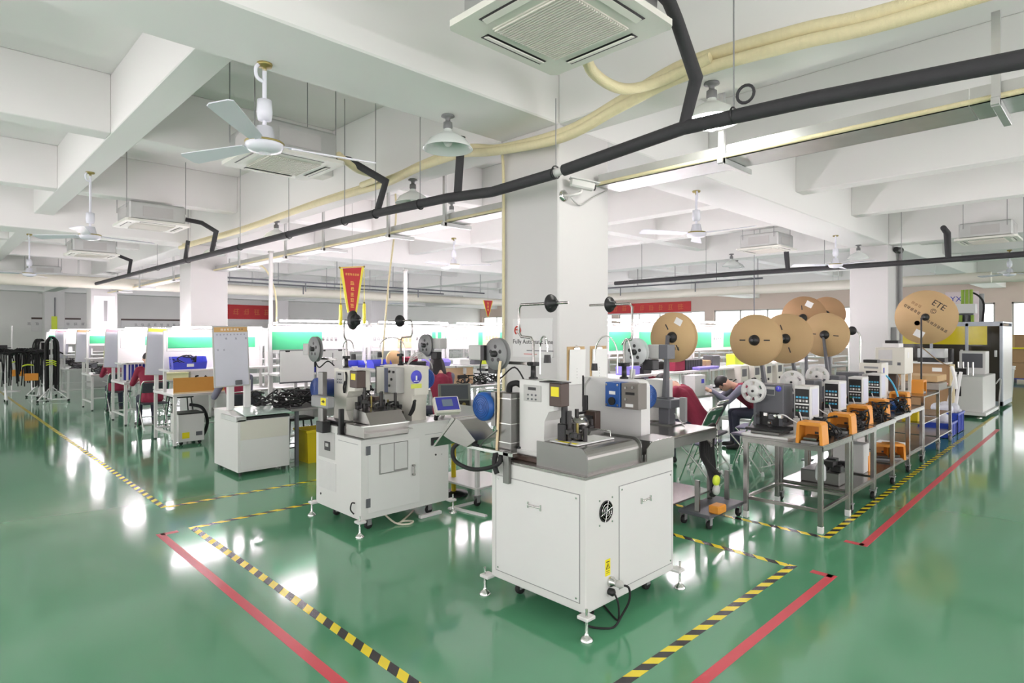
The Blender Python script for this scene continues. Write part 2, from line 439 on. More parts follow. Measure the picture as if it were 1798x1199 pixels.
# ------------------------------------------------------------------ ceiling equipment
def cassette(h=0.43):
    t = thing('air_conditioner', 'x', 'air conditioner', group='ceiling air conditioner cassettes')
    m = MB()
    m.prism([(-h + .03, -h), (h - .03, -h), (h, -h + .03), (h, h - .03), (h - .03, h), (-h + .03, h), (-h, h - .03), (-h, -h + .03)], 0.0, 0.035, 'Z')
    m.build('panel', IVORY, t)
    MB().box(-.37, -.37, .035, .37, .37, .30, .02).build('casing', GALV, t)
    bx(t, 'access_cover', LGREY, -.374, -.2, .09, -.37, .2, .24)
    bx(t, 'access_cover', LGREY, -.2, -.374, .09, .2, -.37, .24)
    g = MB().box(-.255, -.255, -.008, .255, .255, 0.002)
    gr = g.build('intake_grille', GRILLE, t)
    s = MB()
    for k in range(26): s.box(-.245 + k * .0192, -.25, -.016, -.245 + k * .0192 + .009, .25, -.008)
    s.build('grille_slat', GRILLE, gr, kind='stuff')
    for a in range(4):
        c = MB(); c.M = Matrix.Rotation(a * math.pi / 2, 4, 'Z')
        c.box(-.235, .315, -.002, .235, .372, .004)
        o = c.build('outlet_slot', BLACK, t)
        l = MB(); l.M = Matrix.Rotation(a * math.pi / 2, 4, 'Z') @ Matrix.Translation((0, .344, -.005)) @ Matrix.Rotation(R(14), 4, 'X')
        l.box(-.225, -.022, -.003, .225, .014, .003)
        l.build('louvre', IVORY, o)
    for sx in (-1, 1):
        for sy in (-1, 1):
            cy(t, 'hanger_rod', MGREY, (sx * .39, sy * .3, .2), (sx * .39, sy * .3, 1.0), .005, n=6)
    return t
ac = cassette()
spots = [(2.44, 2.12, 'large white air conditioner cassette nearest the camera at the top edge'),
         (2.52, 5.72, 'white air conditioner cassette hanging behind the near ceiling fan'),
         (2.55, 10.45, 'white air conditioner cassette above the second ceiling fan on the left'),
         (2.60, 15.2, 'small distant white air conditioner cassette third along the left bay'),
         (2.6, 22.0, 'tiny grey air conditioner cassette above the far cream duct on the left'),
         (11.9, 5.0, 'white air conditioner cassette far behind, left of the second column on the right'),
         (13.45, 1.75, 'white air conditioner cassette far behind near the right edge')]
for i, (x, y, l) in enumerate(spots):
    if i == 0: ac.location = (x, y, 3.3); ac['label'] = l
    else: dup(ac, (x, y, 3.3), label=l)

def fan(up=0.0):
    t = thing('ceiling_fan', 'x', 'ceiling fan', group='three blade ceiling fans')
    # origin at the hub centre; rod reaches 0.55 up
    la(t, 'mount', BRASS, [(.045, .55 + up), (.05, .535 + up), (.045, .52 + up), (.014, .515 + up), (.014, .49 + up)], n=14)
    MB().tube([(-.02, .0, .545 + up), (-.055, .0, .50 + up), (-.05, .0, .44 + up), (-.01, 0, .42 + up)], .012, 8, 4).build('hook_clamp', FANW, t)
    cy(t, 'rod', FANW, (0, 0, .05), (0, 0, .5 + up), .014)
    la(t, 'canopy', FANW, [(.014, .30), (.045, .30), (.05, .22), (.042, .17), (.014, .165)], n=18)
    la(t, 'motor_housing', FANW, [(.014, .13), (.05, .125), (.07, .04), (.115, .025), (.12, .0), (.1, -.03), (.06, -.04), (.04, -.045)], n=24)
    la(t, 'trim_ring', BRASS, [(.117, .028), (.124, .022), (.117, .014)], n=24)
    for k in range(3):
        M = Matrix.Rotation(R(110 + 120 * k), 4, 'Z') @ Matrix.Translation((0, 0, .01)) @ Matrix.Rotation(R(13), 4, 'X')
        m = MB(); m.M = M
        m.prism([(.16, -.045), (.4, -.06), (.72, -.072), (.745, -.05), (.745, .05), (.72, .072), (.4, .055), (.16, .04)], -.003, .003, 'Z')
        b = m.build('blade', FANW, t)
        n = MB(); n.M = M
        n.box(.09, -.022, .003, .24, .022, .010, .003).build('blade_bracket', FANW, b)
    return t
fn = fan()
for i, (x, y, z, l) in enumerate([(1.62, 3.96, 2.90, 'large white ceiling fan nearest the camera under the left beam'),
        (1.55, 9.14, 3.16, 'white ceiling fan on a long rod, second from the near left beam'),
        (1.62, 15.6, 3.14, 'small white ceiling fan far left beside the cream duct'),
        (6.88, 3.76, 2.90, 'white ceiling fan right of the thick column, first under the right beam'),
        (11.81, 3.72, 2.90, 'white ceiling fan in front of the second column on the right'),
        (7.6, 9.4, 3.02, 'faint white ceiling fan left of the thick column, over the far benches'),
        (14.4, 21.0, 2.9, 'tiny white ceiling fan in front of the far red banner on the left'),
        (17.5, 1.9, 3.0, 'pale ceiling fan far right above the printed cardboard reel')]):
    if i == 0: fn.location = (x, y, z); fn['label'] = l; fn.rotation_euler = (0, 0, 0)
    elif i < 3:
        f2 = fan(.27); f2.location = (x, y, z - .27); f2.rotation_euler = (0, 0, R((0, 20, 75)[i])); f2['label'] = l
    else: dup(fn, (x, y, z), rz=R(random.uniform(0, 120)), label=l)
# the longer rod of the second and third fan reaches the joist above with its own mount

def enamel(x, y, zt, label, lit=False, rr=.2):
    t = thing('pendant_lamp', label, 'lamp', (x, y, zt), group='enamel dish lamps under the beams')
    la(t, 'mount', LAMPGREY, [(.05, 0), (.055, -.012), (.03, -.02), (.02, -.03), (.02, -.05)], n=14)
    la(t, 'socket', LAMPGREY, [(.02, -.05), (.036, -.06), (.038, -.10), (.03, -.115)], n=14)
    la(t, 'shade', ENAMEL, [(.03, -.11), (.04, -.135), (.085, -.16), (rr * .75, -.20), (rr, -.27), (rr * 1.01, -.275), (rr * .98, -.275), (rr * .74, -.208), (.08, -.168), (.03, -.15)], n=28)
    if lit:
        m = MB(); m.ball((0, 0, -.25), .075, .075, .09, 16, 10); m.build('bulb', BULB, t)
        l = bpy.data.lights.new('bulb_light', 'POINT'); l.energy = 6; l.shadow_soft_size = .07; l.color = (1, .98, .95)
        o = bpy.data.objects.new('bulb_light', l); COL.objects.link(o); o.parent = t; o.location = (0, 0, -.40)
    else:
        m = MB(); m.ball((0, 0, -.20), .04, .04, .055, 12, 8); m.build('bulb', PAPER, t)
    return t
enamel(3.06, 3.86, 3.44, 'unlit dish lamp hanging left of the thick column, nearest of its row')
enamel(4.05, 5.75, 3.44, 'white dish lamp half hidden behind a black pipe hanger left of the column')
enamel(3.985, 2.06, 3.44, 'glowing dish lamp above the black pipe right of the column', lit=True)
enamel(4.03, 9.4, 3.44, 'small dish lamp third along the beam towards the second left column')
enamel(4.03, 12.2, 3.44, 'tiny dish lamp just in front of the second left column')
enamel(5.9, 7.35, 3.70, 'small dish lamp left of the thick column above the hanging cables')
enamel(13.4, 3.8, 3.44, 'dish lamp hidden near the top of the second right column')
enamel(12.9, 6.2, 3.44, 'flat white dish lamp below the far black pipe right of the column')
enamel(15.6, 7.35, 3.70, 'small far dish lamp over the right cream duct')
enamel(12.6, 9.6, 3.44, 'faint far dish lamp beside the thick column on its right')

# black insulated pipe with branches
t = thing('insulated_pipe', 'long black foam-insulated pipe crossing in front of the thick column', 'pipe', (3.4, 0, 0))
tb(t, 'main_run', FOAM, [(0, -2.5, 2.85), (0, .32, 2.86), (0, 1.2, 2.925), (0, 1.95, 2.955), (0, 2.92, 2.88)], .043, n=14)
tb(t, 'main_run', FOAM, [(0, 3.02, 2.872), (0, 3.7, 2.85), (0, 4.3, 2.895), (0, 6.2, 2.94), (0, 9.7, 2.955), (0, 13.97, 2.98), (0, 20, 3.0)], .043, n=14)
cy(t, 'coupling', WHITE, (0, 2.88, 2.886), (0, 3.06, 2.87), .03)
MB().tube([(-.75, 1.7, 3.46), (-.55, 1.72, 3.45), (-.42, 1.75, 3.41), (0, 1.86, 3.24), (0, 1.94, 2.97)], .036, 12).build('branch', FOAM, t)
MB().tube([(0, 4.10, 3.40), (0, 4.15, 2.92)], .036, 12).build('branch', FOAM, t)
MB().tube([(-.45, 5.55, 3.43), (-.3, 5.5, 3.42), (0, 5.3, 3.22), (0, 5.45, 2.96)], .034, 12).build('branch', FOAM, t)
MB().tube([(-.42, 10.3, 3.45), (-.2, 10.25, 3.42), (0, 10.2, 3.3), (0, 10.4, 3.0)], .034, 12).build('branch', FOAM, t)
MB().tube([(0, 11.6, 3.3), (0, 11.75, 3.0)], .034, 12).build('branch', FOAM, t)
MB().tube([(-.3, 15.7, 3.43), (0, 15.6, 3.3), (0, 15.8, 3.0)], .034, 12).build('branch', FOAM, t)
m = MB(); m.tube([(.0 + .0, 1.55 + .05 * math.cos(a), 3.055 + .05 * math.sin(a)) for a in [2 * math.pi * k / 16 for k in range(16)]], .009, 6, 0, True)
m.build('ring_clamp', FOAM, t)
for y, z in ((1.62, 2.95), (3.0, 2.88), (4.71, 2.9), (5.49, 2.92), (6.13, 2.93), (7.55, 2.94), (9.19, 2.95), (11.6, 2.96), (13.5, 2.97)):
    c = tb(t, 'pipe_clip', BLACK, [(.0 + .046 * math.cos(a), y, z + .046 * math.sin(a)) for a in [2 * math.pi * k / 12 for k in range(12)]], .006, closed=True)
    cy(c, 'hanger_rod', MGREY, (0, y, z + .04), (0, y, 4.29 if not 2.9 < y < 4.2 else 3.43), .0045, n=6)

# cream ribbed hoses along the beam
def hose(label, pts, r):
    o = MB().tube(pts, r, 14, 6).build('ribbed_hose', HOSE); return tag(o, label, 'hose')
h1 = [(3.72, -1.5, 3.40), (3.72, .7, 3.402), (3.72, 1.38, 3.467), (3.72, 2.09, 3.505), (3.70, 2.6, 3.395), (3.69, 3.14, 3.286), (3.69, 3.9, 3.313), (3.70, 4.4, 3.42), (3.72, 5.08, 3.42), (3.72, 5.77, 3.375), (3.74, 7.4, 3.39), (3.74, 9.86, 3.36), (3.74, 13, 3.4)]
h2 = [(3.70, -1.5, 3.31), (3.70, .7, 3.33), (3.70, 1.38, 3.385), (3.70, 2.09, 3.42), (3.66, 2.6, 3.33), (3.64, 3.14, 3.225), (3.63, 3.9, 3.28), (3.64, 4.4, 3.36), (3.64, 5.08, 3.36), (3.66, 5.77, 3.32), (3.67, 7.4, 3.345), (3.67, 9.86, 3.31), (3.67, 13, 3.35)]
hose('upper cream ribbed hose running along the beam over the thick column', h1, .042)
hose('lower cream ribbed hose running just under its twin along the beam', h2, .038)
hose('short cream ribbed hose drooping out of the near air conditioner', [(2.86, 2.3, 3.42), (3.1, 2.42, 3.36), (3.4, 2.4, 3.33), (3.62, 2.25, 3.40), (3.66, 1.9, 3.46)], .036)
hose('short cream ribbed hose leaving the second air conditioner', [(2.9, 5.35, 3.4), (3.2, 5.5, 3.34), (3.5, 5.6, 3.34), (3.6, 6.1, 3.36)], .034)
hose('thin cream conduit running down the left edge of the thick column', [(3.80, 4.0, 3.30), (3.815, 4.0, 3.0), (3.815, 4.0, 1.6), (3.815, 4.0, .1)], .013)

# galvanised cable tray and its strut hangers
def tray(label, x0, x1, ya, yb, z, struts, zt=4.29):
    t = thing('cable_tray', label, 'cable tray', (0, ya, 0))
    L = yb - ya; n = max(1, round(L / 2.4))
    for k in range(n):
        a = k * L / n; b = (k + 1) * L / n - .006
        m = MB().box(x0, a, z, x1, b, z + .006).box(x0, a, z, x0 + .006, b, z + .10).box(x1 - .006, a, z, x1, b, z + .10)
        m.build('tray_section', GALV, t)
    cy(t, 'conduit', HOSE, (x0 - .02, 0, z + .015), (x0 - .02, L, z + .015), .016, n=8)
    for y in struts:
        c = bx(t, 'cross_arm', GALV, x0 - .08, y - ya - .02, z - .045, x1 + .1, y - ya + .02, z - .003, .002)
        bx(c, 'hanger_strut', GALV, x0 - .06, y - ya - .02, z - .05, x0 - .03, y - ya + .02, zt)
    return t
tray('shiny galvanised cable tray below the black pipe on the right', 4.30, 4.62, -2.0, 3.30, 2.98, (.52, 2.12))
tray('galvanised cable tray running from the thick column to the second left column', 4.28, 4.52, 4.12, 12.9, 2.93, (5.4, 6.54, 8.25, 9.53, 11.5))
tray('far galvanised cable tray beyond the second left column', 4.28, 4.52, 13.7, 22.4, 2.93, (15.5, 18.5, 21.0))
cc = thing('cable_tray', 'far grey cable tray above the cream duct on the left', 'cable tray', (-2, 20.6, 0))
for k in range(8):
    MB().box(k * 2.4, 0, 3.24, k * 2.4 + 2.39, .35, 3.246).box(k * 2.4, 0, 3.24, k * 2.4 + 2.39, .006, 3.34).box(k * 2.4, .344, 3.24, k * 2.4 + 2.39, .35, 3.34).build('tray_section', GALV, cc)
for k in (2.7, 5.2, 7.6, 10, 13, 16): bx(cc, 'hanger_strut', GALV, k, -.03, 3.2, k + .04, 0, 3.75)

# big cream ducts
def duct(label, p0, p1, r, hangers):
    t = thing('air_duct', label, 'duct', p0)
    d = Vector(p1) - Vector(p0); n = max(2, round(d.length / 2.2))
    for k in range(n):
        a = d * (k / n); b = d * ((k + 1) / n)
        tb(t, 'duct_section', DUCTB, [a, a + (b - a) * .5, b], r, n=18)
    for f in hangers: tb(t, 'hanger', GALV, [d * f + Vector((0, 0, r)), d * f + Vector((0, 0, .9))], .006, n=6)
    return t
duct('long cream air duct crossing the far left half of the hall', (-3, 19.4, 3.03), (22, 19.4, 3.03), .155, (.15, .3, .45, .6, .75))
duct('white air duct far behind right of the thick column', (18.9, 14.0, 3.06), (18.9, 2.4, 3.06), .14, (.1, .3, .5, .7, .9))
duct('white air duct far behind at the right edge of the hall', (22.6, 14.0, 3.3), (22.6, -3, 3.3), .14, (.2, .4, .6, .8))
# second black pipe far right, third far left
t = thing('insulated_pipe', 'far black insulated pipe running behind the second column on the right', 'pipe', (12.7, 0, 0))
tb(t, 'main_run', FOAM, [(0, -2, 2.95), (0, 3, 2.95), (0, 6, 2.97), (0, 9.2, 2.95)], .05, n=10)
tb(t, 'main_run', FOAM, [(0, 9.5, 2.94), (0, 12.0, 2.9)], .05, n=10)
cy(t, 'coupling', WHITE, (0, 9.15, 2.95), (0, 9.55, 2.94), .035)
for y in (2.2, 4.9): MB().tube([(-.4, y, 3.45), (-.1, y, 3.4), (0, y, 2.97)], .045, 10).build('branch', FOAM, t)
for y in (1.2, 2.9, 4.2, 5.6, 6.7, 8.4): cy(t, 'hanger_rod', MGREY, (0, y, 2.98), (0, y, 4.29), .006, n=6)

# surveillance camera on the column
t = thing('surveillance_camera', 'white bullet surveillance camera fixed to the thick column under the black pipe', 'camera', (3.90, 3.36, 2.84))
la(t, 'wall_plate', CHROME, [(.05, 0), (.05, -.012), (.03, -.02)], axis='Y', n=18)
tb(t, 'arm', WHITE, [(0, -.01, 0), (.02, -.09, .0), (.08, -.12, .02), (.10, -.12, .05)], .012, 4)
M = Matrix.Translation((.10, -.13, .085)) @ Matrix.Rotation(R(-38), 4, 'Z') @ Matrix.Rotation(R(10), 4, 'Y')
m = MB(); m.M = M; m.box(-.11, -.035, -.03, .10, .035, .035, .012); m.build('housing', WHITE, t)
m = MB(); m.M = M; m.box(-.12, -.04, .036, .14, .04, .046, .004); m.build('sun_hood', WHITE2, t)
m = MB(); m.M = M; m.cyl((.10, 0, 0), (.112, 0, 0), .024, n=14); m.build('lens', BLACK, t)
tb(t, 'cable', LGREY, [(.0, -.08, -.02), (.2, -.02, -.05), (.4, -.015, .05), (.6, -.01, .14)], .007, 4)

# column furniture: line sign, clipboards, outlet box
t = thing('line_sign', 'white line sign with red emblem on the left face of the thick column', 'sign', (3.84, 3.66, 1.64))
bx(t, 'plate', WHITE2, -.006, -.24, -.17, 0, .24, .17)
for k, (sz, yy) in enumerate([(0.058, 0)]):
    text(t, 'lettering', 'Fully Automatic Line', INK, .058, (-.0068, -.005, -.035), ROT_MX)
m = MB(); m.M = MXM(-.007, .175, .065)
m.tube([(.036 * math.cos(a), .036 * math.sin(a), 0) for a in [R(-60) + k * R(300) / 18 for k in range(19)]], .0075, 6)
m.box(-.03, .0, -.001, .012, .012, .003).box(.0, -.03, -.001, .012, .0, .003)
m.build('emblem', REDINK, t)
bx(t, 'red_rule', REDINK, -.0068, -.06, -.145, -.006, .1, -.14)
bx(t, 'edge_bar', DGREY, -.012, -.25, -.115, -.006, .06, -.108)
for i, (xa, lab) in enumerate([(3.94, 'left clipboard with papers hung on the thick column'), (4.255, 'right clipboard with papers hung at the edge of the thick column')]):
    t = thing('clipboard', lab, 'clipboard', (xa + .125, 3.36, 1.24), group='clipboards on the column')
    bx(t, 'board', KRAFT, -.118, -.006, 0, .118, 0, .325, .001)
    m = MB(); m.M = Matrix.Translation((0.006, -.008, 0)) @ Matrix.Rotation(R(2), 4, 'X')
    m.box(-.107, -.004, .0, .107, 0, .30); m.build('paper_sheets', PAPER, t)
    m = MB().box(-.04, -.02, .295, .04, -.006, .315, .003).cyl((-.03, -.012, .315), (.03, -.012, .315), .008, n=8); m.build('clip', CHROME, t)
    glyphs(t, 'print', INK, 9, .008, .018, Matrix.Translation((0, -.018 if 0 else -.0165, .16)) @ Matrix.Rotation(R(90), 4, 'X'), seed=5 + i, vertical=True, d=.0006)
    cy(t, 'hook', CHROME, (0, -.001, .335), (0, -.02, .335), .003, n=6)
t = thing('outlet_box', 'grey switch box fixed to the side of the second column on the right', 'switch box', (14.0, 3.36, 1.45))
bx(t, 'box', MGREY, -.1, -.1, 0, .12, -.001, .35, .006); bx(t, 'door', LGREY, -.085, -.106, .02, .105, -.1, .33, .002)
t = thing('conduit', 'vertical grey conduit down the right edge of the second column', 'conduit', (14.35, 3.30, 0))
cy(t, 'pipe', MGREY, (0, 0, 0), (0, 0, 3.35), .045); tb(t, 'elbow', BLACK, [(0, 0, 3.32), (0, 0, 3.37), (-.3, .0, 3.37)], .05, n=10)

# hanging thin cables and cords
def cord(name, label, pts, r, m):
    return tag(MB().tube(pts, r, 6, 4).build(name, m), label, 'cable')
cord('cable', 'pale hanging cable left of the thick column, dropping behind the near machine', [(4.95, 7.46, 3.71), (4.98, 7.5, 3.3), (5.05, 7.8, 2.4), (5.12, 8.1, 1.14)], .014, HOSE)
cord('cable', 'pale slanting cable above the hanging red banner on the left', [(4.50, 11.6, 3.0), (4.72, 11.5, 2.9), (4.7, 11.0, 2.4), (4.5, 10.5, 1.75)], .016, HOSE)
cord('cable', 'dark vertical cable dropping to the red cabinet behind the benches', [(12.7, 5.6, 2.92), (12.7, 5.6, 1.9)], .012, DGREY)
t = thing('power_pole', 'white square power pole rising from the benches to the ceiling, left of the column', 'pole', (6.0, 8.75, 0))
bx(t, 'post', WHITE2, 0, 0, 0, .05, .05, 2.75, .004); bx(t, 'cap', LGREY, -.01, -.01, 2.75, .06, .06, 2.78)
t = thing('power_pole', 'white square power pole just right of the far red banner on the left', 'pole', (3.97, 9.5, 0))
bx(t, 'post', WHITE2, 0, 0, 0, .05, .05, 2.95, .004); bx(t, 'cap', LGREY, -.01, -.01, 2.95, .06, .06, 2.98)

# ------------------------------------------------------------------ the two automatic crimping machines
def foot(t, x, y, sx, sy):
    bx(t, 'foot_bracket', WHITE, x - .02 if sx > 0 else x - .055, y - .02 if sy > 0 else y - .055, .112, x + .055 if sx > 0 else x + .02, y + .055 if sy > 0 else y + .02, .132, .004)
    fx, fy = x + sx * .03, y + sy * .03
    la(t, 'levelling_foot', CHROME, [(.036, 0), (.037, .008), (.024, .022), (.012, .032), (.009, .045), (.009, .11)], (fx, fy, 0), n=18)
    cy(t, 'adjusting_bolt', CHROME, (fx, fy, .132), (fx, fy, .175), .007, n=8)
def caster(t, x, y, r=.035, m=RUBBER, h=.12):
    c = MB().box(x - .028, y - .028, h - .01, x + .028, y + .028, h).box(x - .02, y - .022, r, x + .02, y - .018, h).box(x - .02, y + .018, r, x + .02, y + .022, h).build('caster', MGREY, t)
    la(c, 'wheel', m, [(.008, -.016), (r * .9, -.016), (r, -.01), (r, .01), (r * .9, .016), (.008, .016)], (x, y, r), 'Y', 16)
def screw(t, p, axis):
    d = {'X': (-.003, 0, 0), 'Y': (0, -.003, 0)}[axis]
    cy(t, 'screw', CHROME, p, tuple(a + b for a, b in zip(p, d)), .006, n=8)
def cup_handle_x(t, y, z):   # pull on the -X face
    h = MB().box(-.012, y - .055, z - .018, 0, y - .047, z + .018).box(-.012, y + .047, z - .018, 0, y + .055, z + .018).cyl((-.011, y - .05, z), (-.011, y + .05, z), .006, n=8)
    h.build('handle', CHROME, t)
def cup_handle_y(t, x, z):
    h = MB().box(x - .055, -.012, z - .018, x - .047, 0, z + .018).box(x + .047, -.012, z - .018, x + .055, 0, z + .018).cyl((x - .05, -.011, z), (x + .05, -.011, z), .006, n=8)
    h.build('handle', CHROME, t)

def reel_holder(t, base, bend, zr, along, hub_y, end_y, m=STEEL):
    x, y, z = base; bx_, by_ = bend
    la(t, 'mast_holder', BLACK, [(.03, 0), (.03, .012), (.018, .016), (.016, .09), (.03, .092), (.03, .11)], (x, y, z), n=14)
    bx(t, 'clamp', BLACK, x - .022, y - .035, z + .085, x + .022, y + .035, z + .11, .004)
    r = tb(t, 'reel_rod', m, [(x, y, z + .05), (x, y, z + .235), (x, y + (by_ - y) * .2, z + .265), (bx_, by_ - (by_ - y) * .2, z + .272), (bx_, by_, z + .30), (bx_, by_, zr - .025), (bx_, by_ + .02 * along, zr), (bx_, end_y, zr)], .0085, n=10)
    la(t, 'reel_hub', BLACK, [(.009, -.05), (.022, -.045), (.024, -.015), (.052, -.01), (.058, .004), (.05, .012), (.02, .016), (.009, .02)][::1 if along < 0 else 1], (bx_, hub_y, zr), 'Y', 18)
def gooseneck(t, p0, top, lamp):
    p0, top, lamp = Vector(p0), Vector(top), Vector(lamp)
    l1 = lamp + Vector((0, 0, .045)); z0 = max(p0.z, l1.z) + .03; hh = top.z - z0
    c = Vector(((p0.x + l1.x) / 2, (p0.y + l1.y) / 2, z0)); hv = Vector((p0.x, p0.y, z0)) - c
    tb(t, 'gooseneck', CHROME, [p0] + [c + hv * math.cos(a) + Vector((0, 0, hh * math.sin(a))) for a in [math.pi * k / 10 for k in range(11)]] + [l1], .0055, 2)
    cy(t, 'work_lamp', BLACK, lamp + Vector((0, 0, -.025)), lamp + Vector((0, 0, .025)), .024, .02, 14)
def spool(t, c, r, axis='X', m=MGREY, w=.035, holes=5):
    o = MB()
    for sgn in (-1, 1):
        o.lathe([(.012, sgn * w / 2 - .002), (r, sgn * w / 2 - .002), (r, sgn * w / 2 + .002), (.012, sgn * w / 2 + .002)], c, axis, 28)
    o.lathe([(r * .55, -w / 2), (r * .55, w / 2)], c, axis, 20)
    s = o.build('spool', m, t)
    h = MB()
    for k in range(holes):
        a = 2 * math.pi * k / holes + .3; q = r * .45
        off = {'X': (-w / 2 - .003, q * math.cos(a), q * math.sin(a)), 'Y': (q * math.cos(a), -w / 2 - .003, q * math.sin(a))}[axis]
        p = Vector(c) + Vector(off); e = {'X': Vector((.001, 0, 0)), 'Y': Vector((0, .001, 0))}[axis]
        h.cyl(p, p + e, r * .13, n=10)
    h.build('spool_hole', BLACK, s)
    la(s, 'spool_nut', BLACK, [(.001, -w / 2 - .03), (.02, -w / 2 - .03), (.022, -w / 2 - .003)], c, axis, 12)
    return s
def motor(t, c, r, L, axis='X', m=BLUE):
    s = la(t, 'motor', m, [(.02, -L / 2), (r * .8, -L / 2), (r * .97, -L / 2 + .012), (r, -L / 2 + .03), (r, 0), (r * .86, .004), (r * .86, L / 2), (.02, L / 2)], c, axis, 24)
    g = MB()
    for k in range(5):
        rr = r * (.2 + .15 * k)
        cx = Vector(c) + Vector({'X': (-L / 2 - .001, 0, 0), 'Y': (0, -L / 2 - .001, 0)}[axis])
        pts = [cx + Vector({'X': (0, rr * math.cos(a), rr * math.sin(a)), 'Y': (rr * math.cos(a), 0, rr * math.sin(a))}[axis]) for a in [2 * math.pi * j / 18 for j in range(18)]]
        g.tube(pts, .0022, 4, 0, True)
    g.build('fan_cover_rings', mat('motor grille blue', (18, 58, 120), .4), s)
def keypad_x(t, x, y0, y1, z0, z1):
    k = bx(t, 'keypad', LGREY, x - .006, y0, z0, x, y1, z1, .002)
    bx(k, 'display', BLACK, x - .008, y0 + (y1 - y0) * .28, z1 - .03, x - .006, y1 - (y1 - y0) * .28, z1 - .012)
    for i in range(3):
        for j in range(2):
            yy = y0 + (y1 - y0) * (.28 + .22 * i); zz = z0 + .014 + j * .026
            cy(k, 'button', DGREY, (x - .006, yy, zz), (x - .011, yy, zz), .006, n=8)
def crimp_tool(t, x, y, z, seed, h=.22):
    rnd = random.Random(seed)
    bx(t, 'applicator_base', BLACK, x - .06, y - .07, z, x + .06, y + .07, z + .03, .004)
    bx(t, 'applicator_frame', BLACK, x - .03, y - .01, z + .03, x + .05, y + .055, z + h, .006)
    cy(t, 'ram', GUN, (x, y - .02, z + .08), (x, y - .02, z + h + .08), .014)
    for k in range(7):
        a, b = rnd.uniform(-.07, .07), rnd.uniform(-.08, .06); c = z + rnd.uniform(.03, h * .75); s = rnd.uniform(.012, .026)
        bx(t, 'tool_block', GUN if k % 3 else BLACK, x + a - s, y + b - s * .8, c, x + a + s, y + b + s * .8, c + s * 1.6, .003)
    tb(t, 'feed_lever', STEELD, [(x - .05, y - .03, z + .06), (x - .085, y - .06, z + .10), (x - .06, y - .085, z + .12)], .007, 3)
    cy(t, 'oiler', BRASS, (x + .06, y - .03, z + .12), (x + .06, y - .03, z + h), .009)

def crimper_common(t, W, D, paint):
    MB().box(0, 0, .122, W, D, .865, .004).build('cabinet', paint, t)
    for x, sx in ((0, -1), (W, 1)):
        for y, sy in ((0, -1), (D, 1)): foot(t, x, y, sx, sy)
    for x in (.14, W - .14):
        for y in (.12, D - .12): caster(t, x, y)
    bx(t, 'worktop', STEEL, -.004, -.004, .865, W + .004, D + .004, .882, .002)

# ---- near machine
W, D = .92, .77
t = thing('crimping_machine', 'white automatic crimping machine nearest the camera with a yellow warning label', 'machine', (2.64, 2.11, 0), group='automatic crimping machines')
near = t
crimper_common(t, W, D, WHITE)
p = bx(t, 'side_panel', WHITE2, -.003, .045, .175, 0, .725, .775, .001)
m = MB().box(-.0012, .04, .17, -.0002, .73, .174).box(-.0012, .04, .776, -.0002, .73, .78).box(-.0012, .04, .17, -.0002, .044, .78).box(-.0012, .726, .17, -.0002, .73, .78)
m.build('panel_gap', MGREY, p)
for y in (.065, .705):
    for z in (.195, .755): screw(p, (-.003, y, z), 'X')
cup_handle_x(p, .385, .645)
p = bx(t, 'side_panel', WHITE2, .315, -.003, .175, .895, 0, .775, .001)
m = MB().box(.31, -.0012, .17, .9, -.0002, .174).box(.31, -.0012, .776, .9, -.0002, .78).box(.31, -.0012, .17, .314, -.0002, .78).box(.896, -.0012, .17, .9, -.0002, .78)
m.build('panel_gap', MGREY, p)
for x in (.335, .875):
    for z in (.195, .755): screw(p, (x, -.003, z), 'Y')
cup_handle_y(p, .585, .65)
f = la(t, 'cooling_fan', BLACK, [(.062, -.001), (.062, -.006), (.056, -.008), (.054, -.001)], (.183, 0, .658), 'Y', 24)
la(f, 'fan_hub', DGREY, [(.001, -.006), (.02, -.006), (.02, -.001)], (.183, 0, .658), 'Y', 14)
la(f, 'fan_well', BLACK, [(.001, -.0016), (.055, -.0016)], (.183, 0, .658), 'Y', 24)
for k in range(3):
    a = k * math.pi / 3 + .3
    cy(f, 'guard_wire', CHROME, (.183 + .06 * math.cos(a), -.009, .658 + .06 * math.sin(a)), (.183 - .06 * math.cos(a), -.009, .658 - .06 * math.sin(a)), .002, n=6)
for rr in (.028, .044): tb(f, 'guard_wire', CHROME, [(.183 + rr * math.cos(a), -.008, .658 + rr * math.sin(a)) for a in [2 * math.pi * k / 18 for k in range(18)]], .0018, n=5, closed=True)
for sx in (-1, 1):
    for sz in (-1, 1): screw(t, (.183 + sx * .06, 0, .658 + sz * .07), 'Y')
p = bx(t, 'warning_label', YEL, .178, -.0012, .283, .226, 0, .378)
m = MB(); m.M = MYM(.202, -.0014, .336)
m.tube([(0, .018, 0), (-.017, -.012, 0), (.017, -.012, 0)], .0022, 4, 0, True); m.box(-.0015, -.006, 0, .0015, .008, .001); m.build('warning_triangle', INK, p)
m = MB().box(.187, -.0014, .298, .217, -.0011, .301).box(.187, -.0014, .308, .217, -.0011, .311).box(.187, -.0014, .36, .217, -.0011, .366); m.build('label_print', INK, p)
c = la(t, 'power_socket', CHROME, [(.03, 0), (.03, -.015), (.02, -.03), (.018, -.05)], (.225, 0, .245), 'Y', 14)
la(c, 'plug', LGREY, [(.022, -.05), (.022, -.07), (.01, -.09)], (.232, 0, .243), 'Y', 12)
la(t, 'air_fitting', BLACK, [(.02, -.0), (.022, -.03), (.01, -.04)], (.215, 0, .19), 'Y', 12)
tb(t, 'power_cable', RUBBER, [(.235, -.085, .243), (.27, -.1, .22), (.285, -.09, .14), (.26, -.06, .06), (.2, -.05, .008), (.14, -.02, .007), (.1, .06, .007), (.16, .14, .007), (.26, .15, .007), (.3, .3, .007)], .0065, 5)
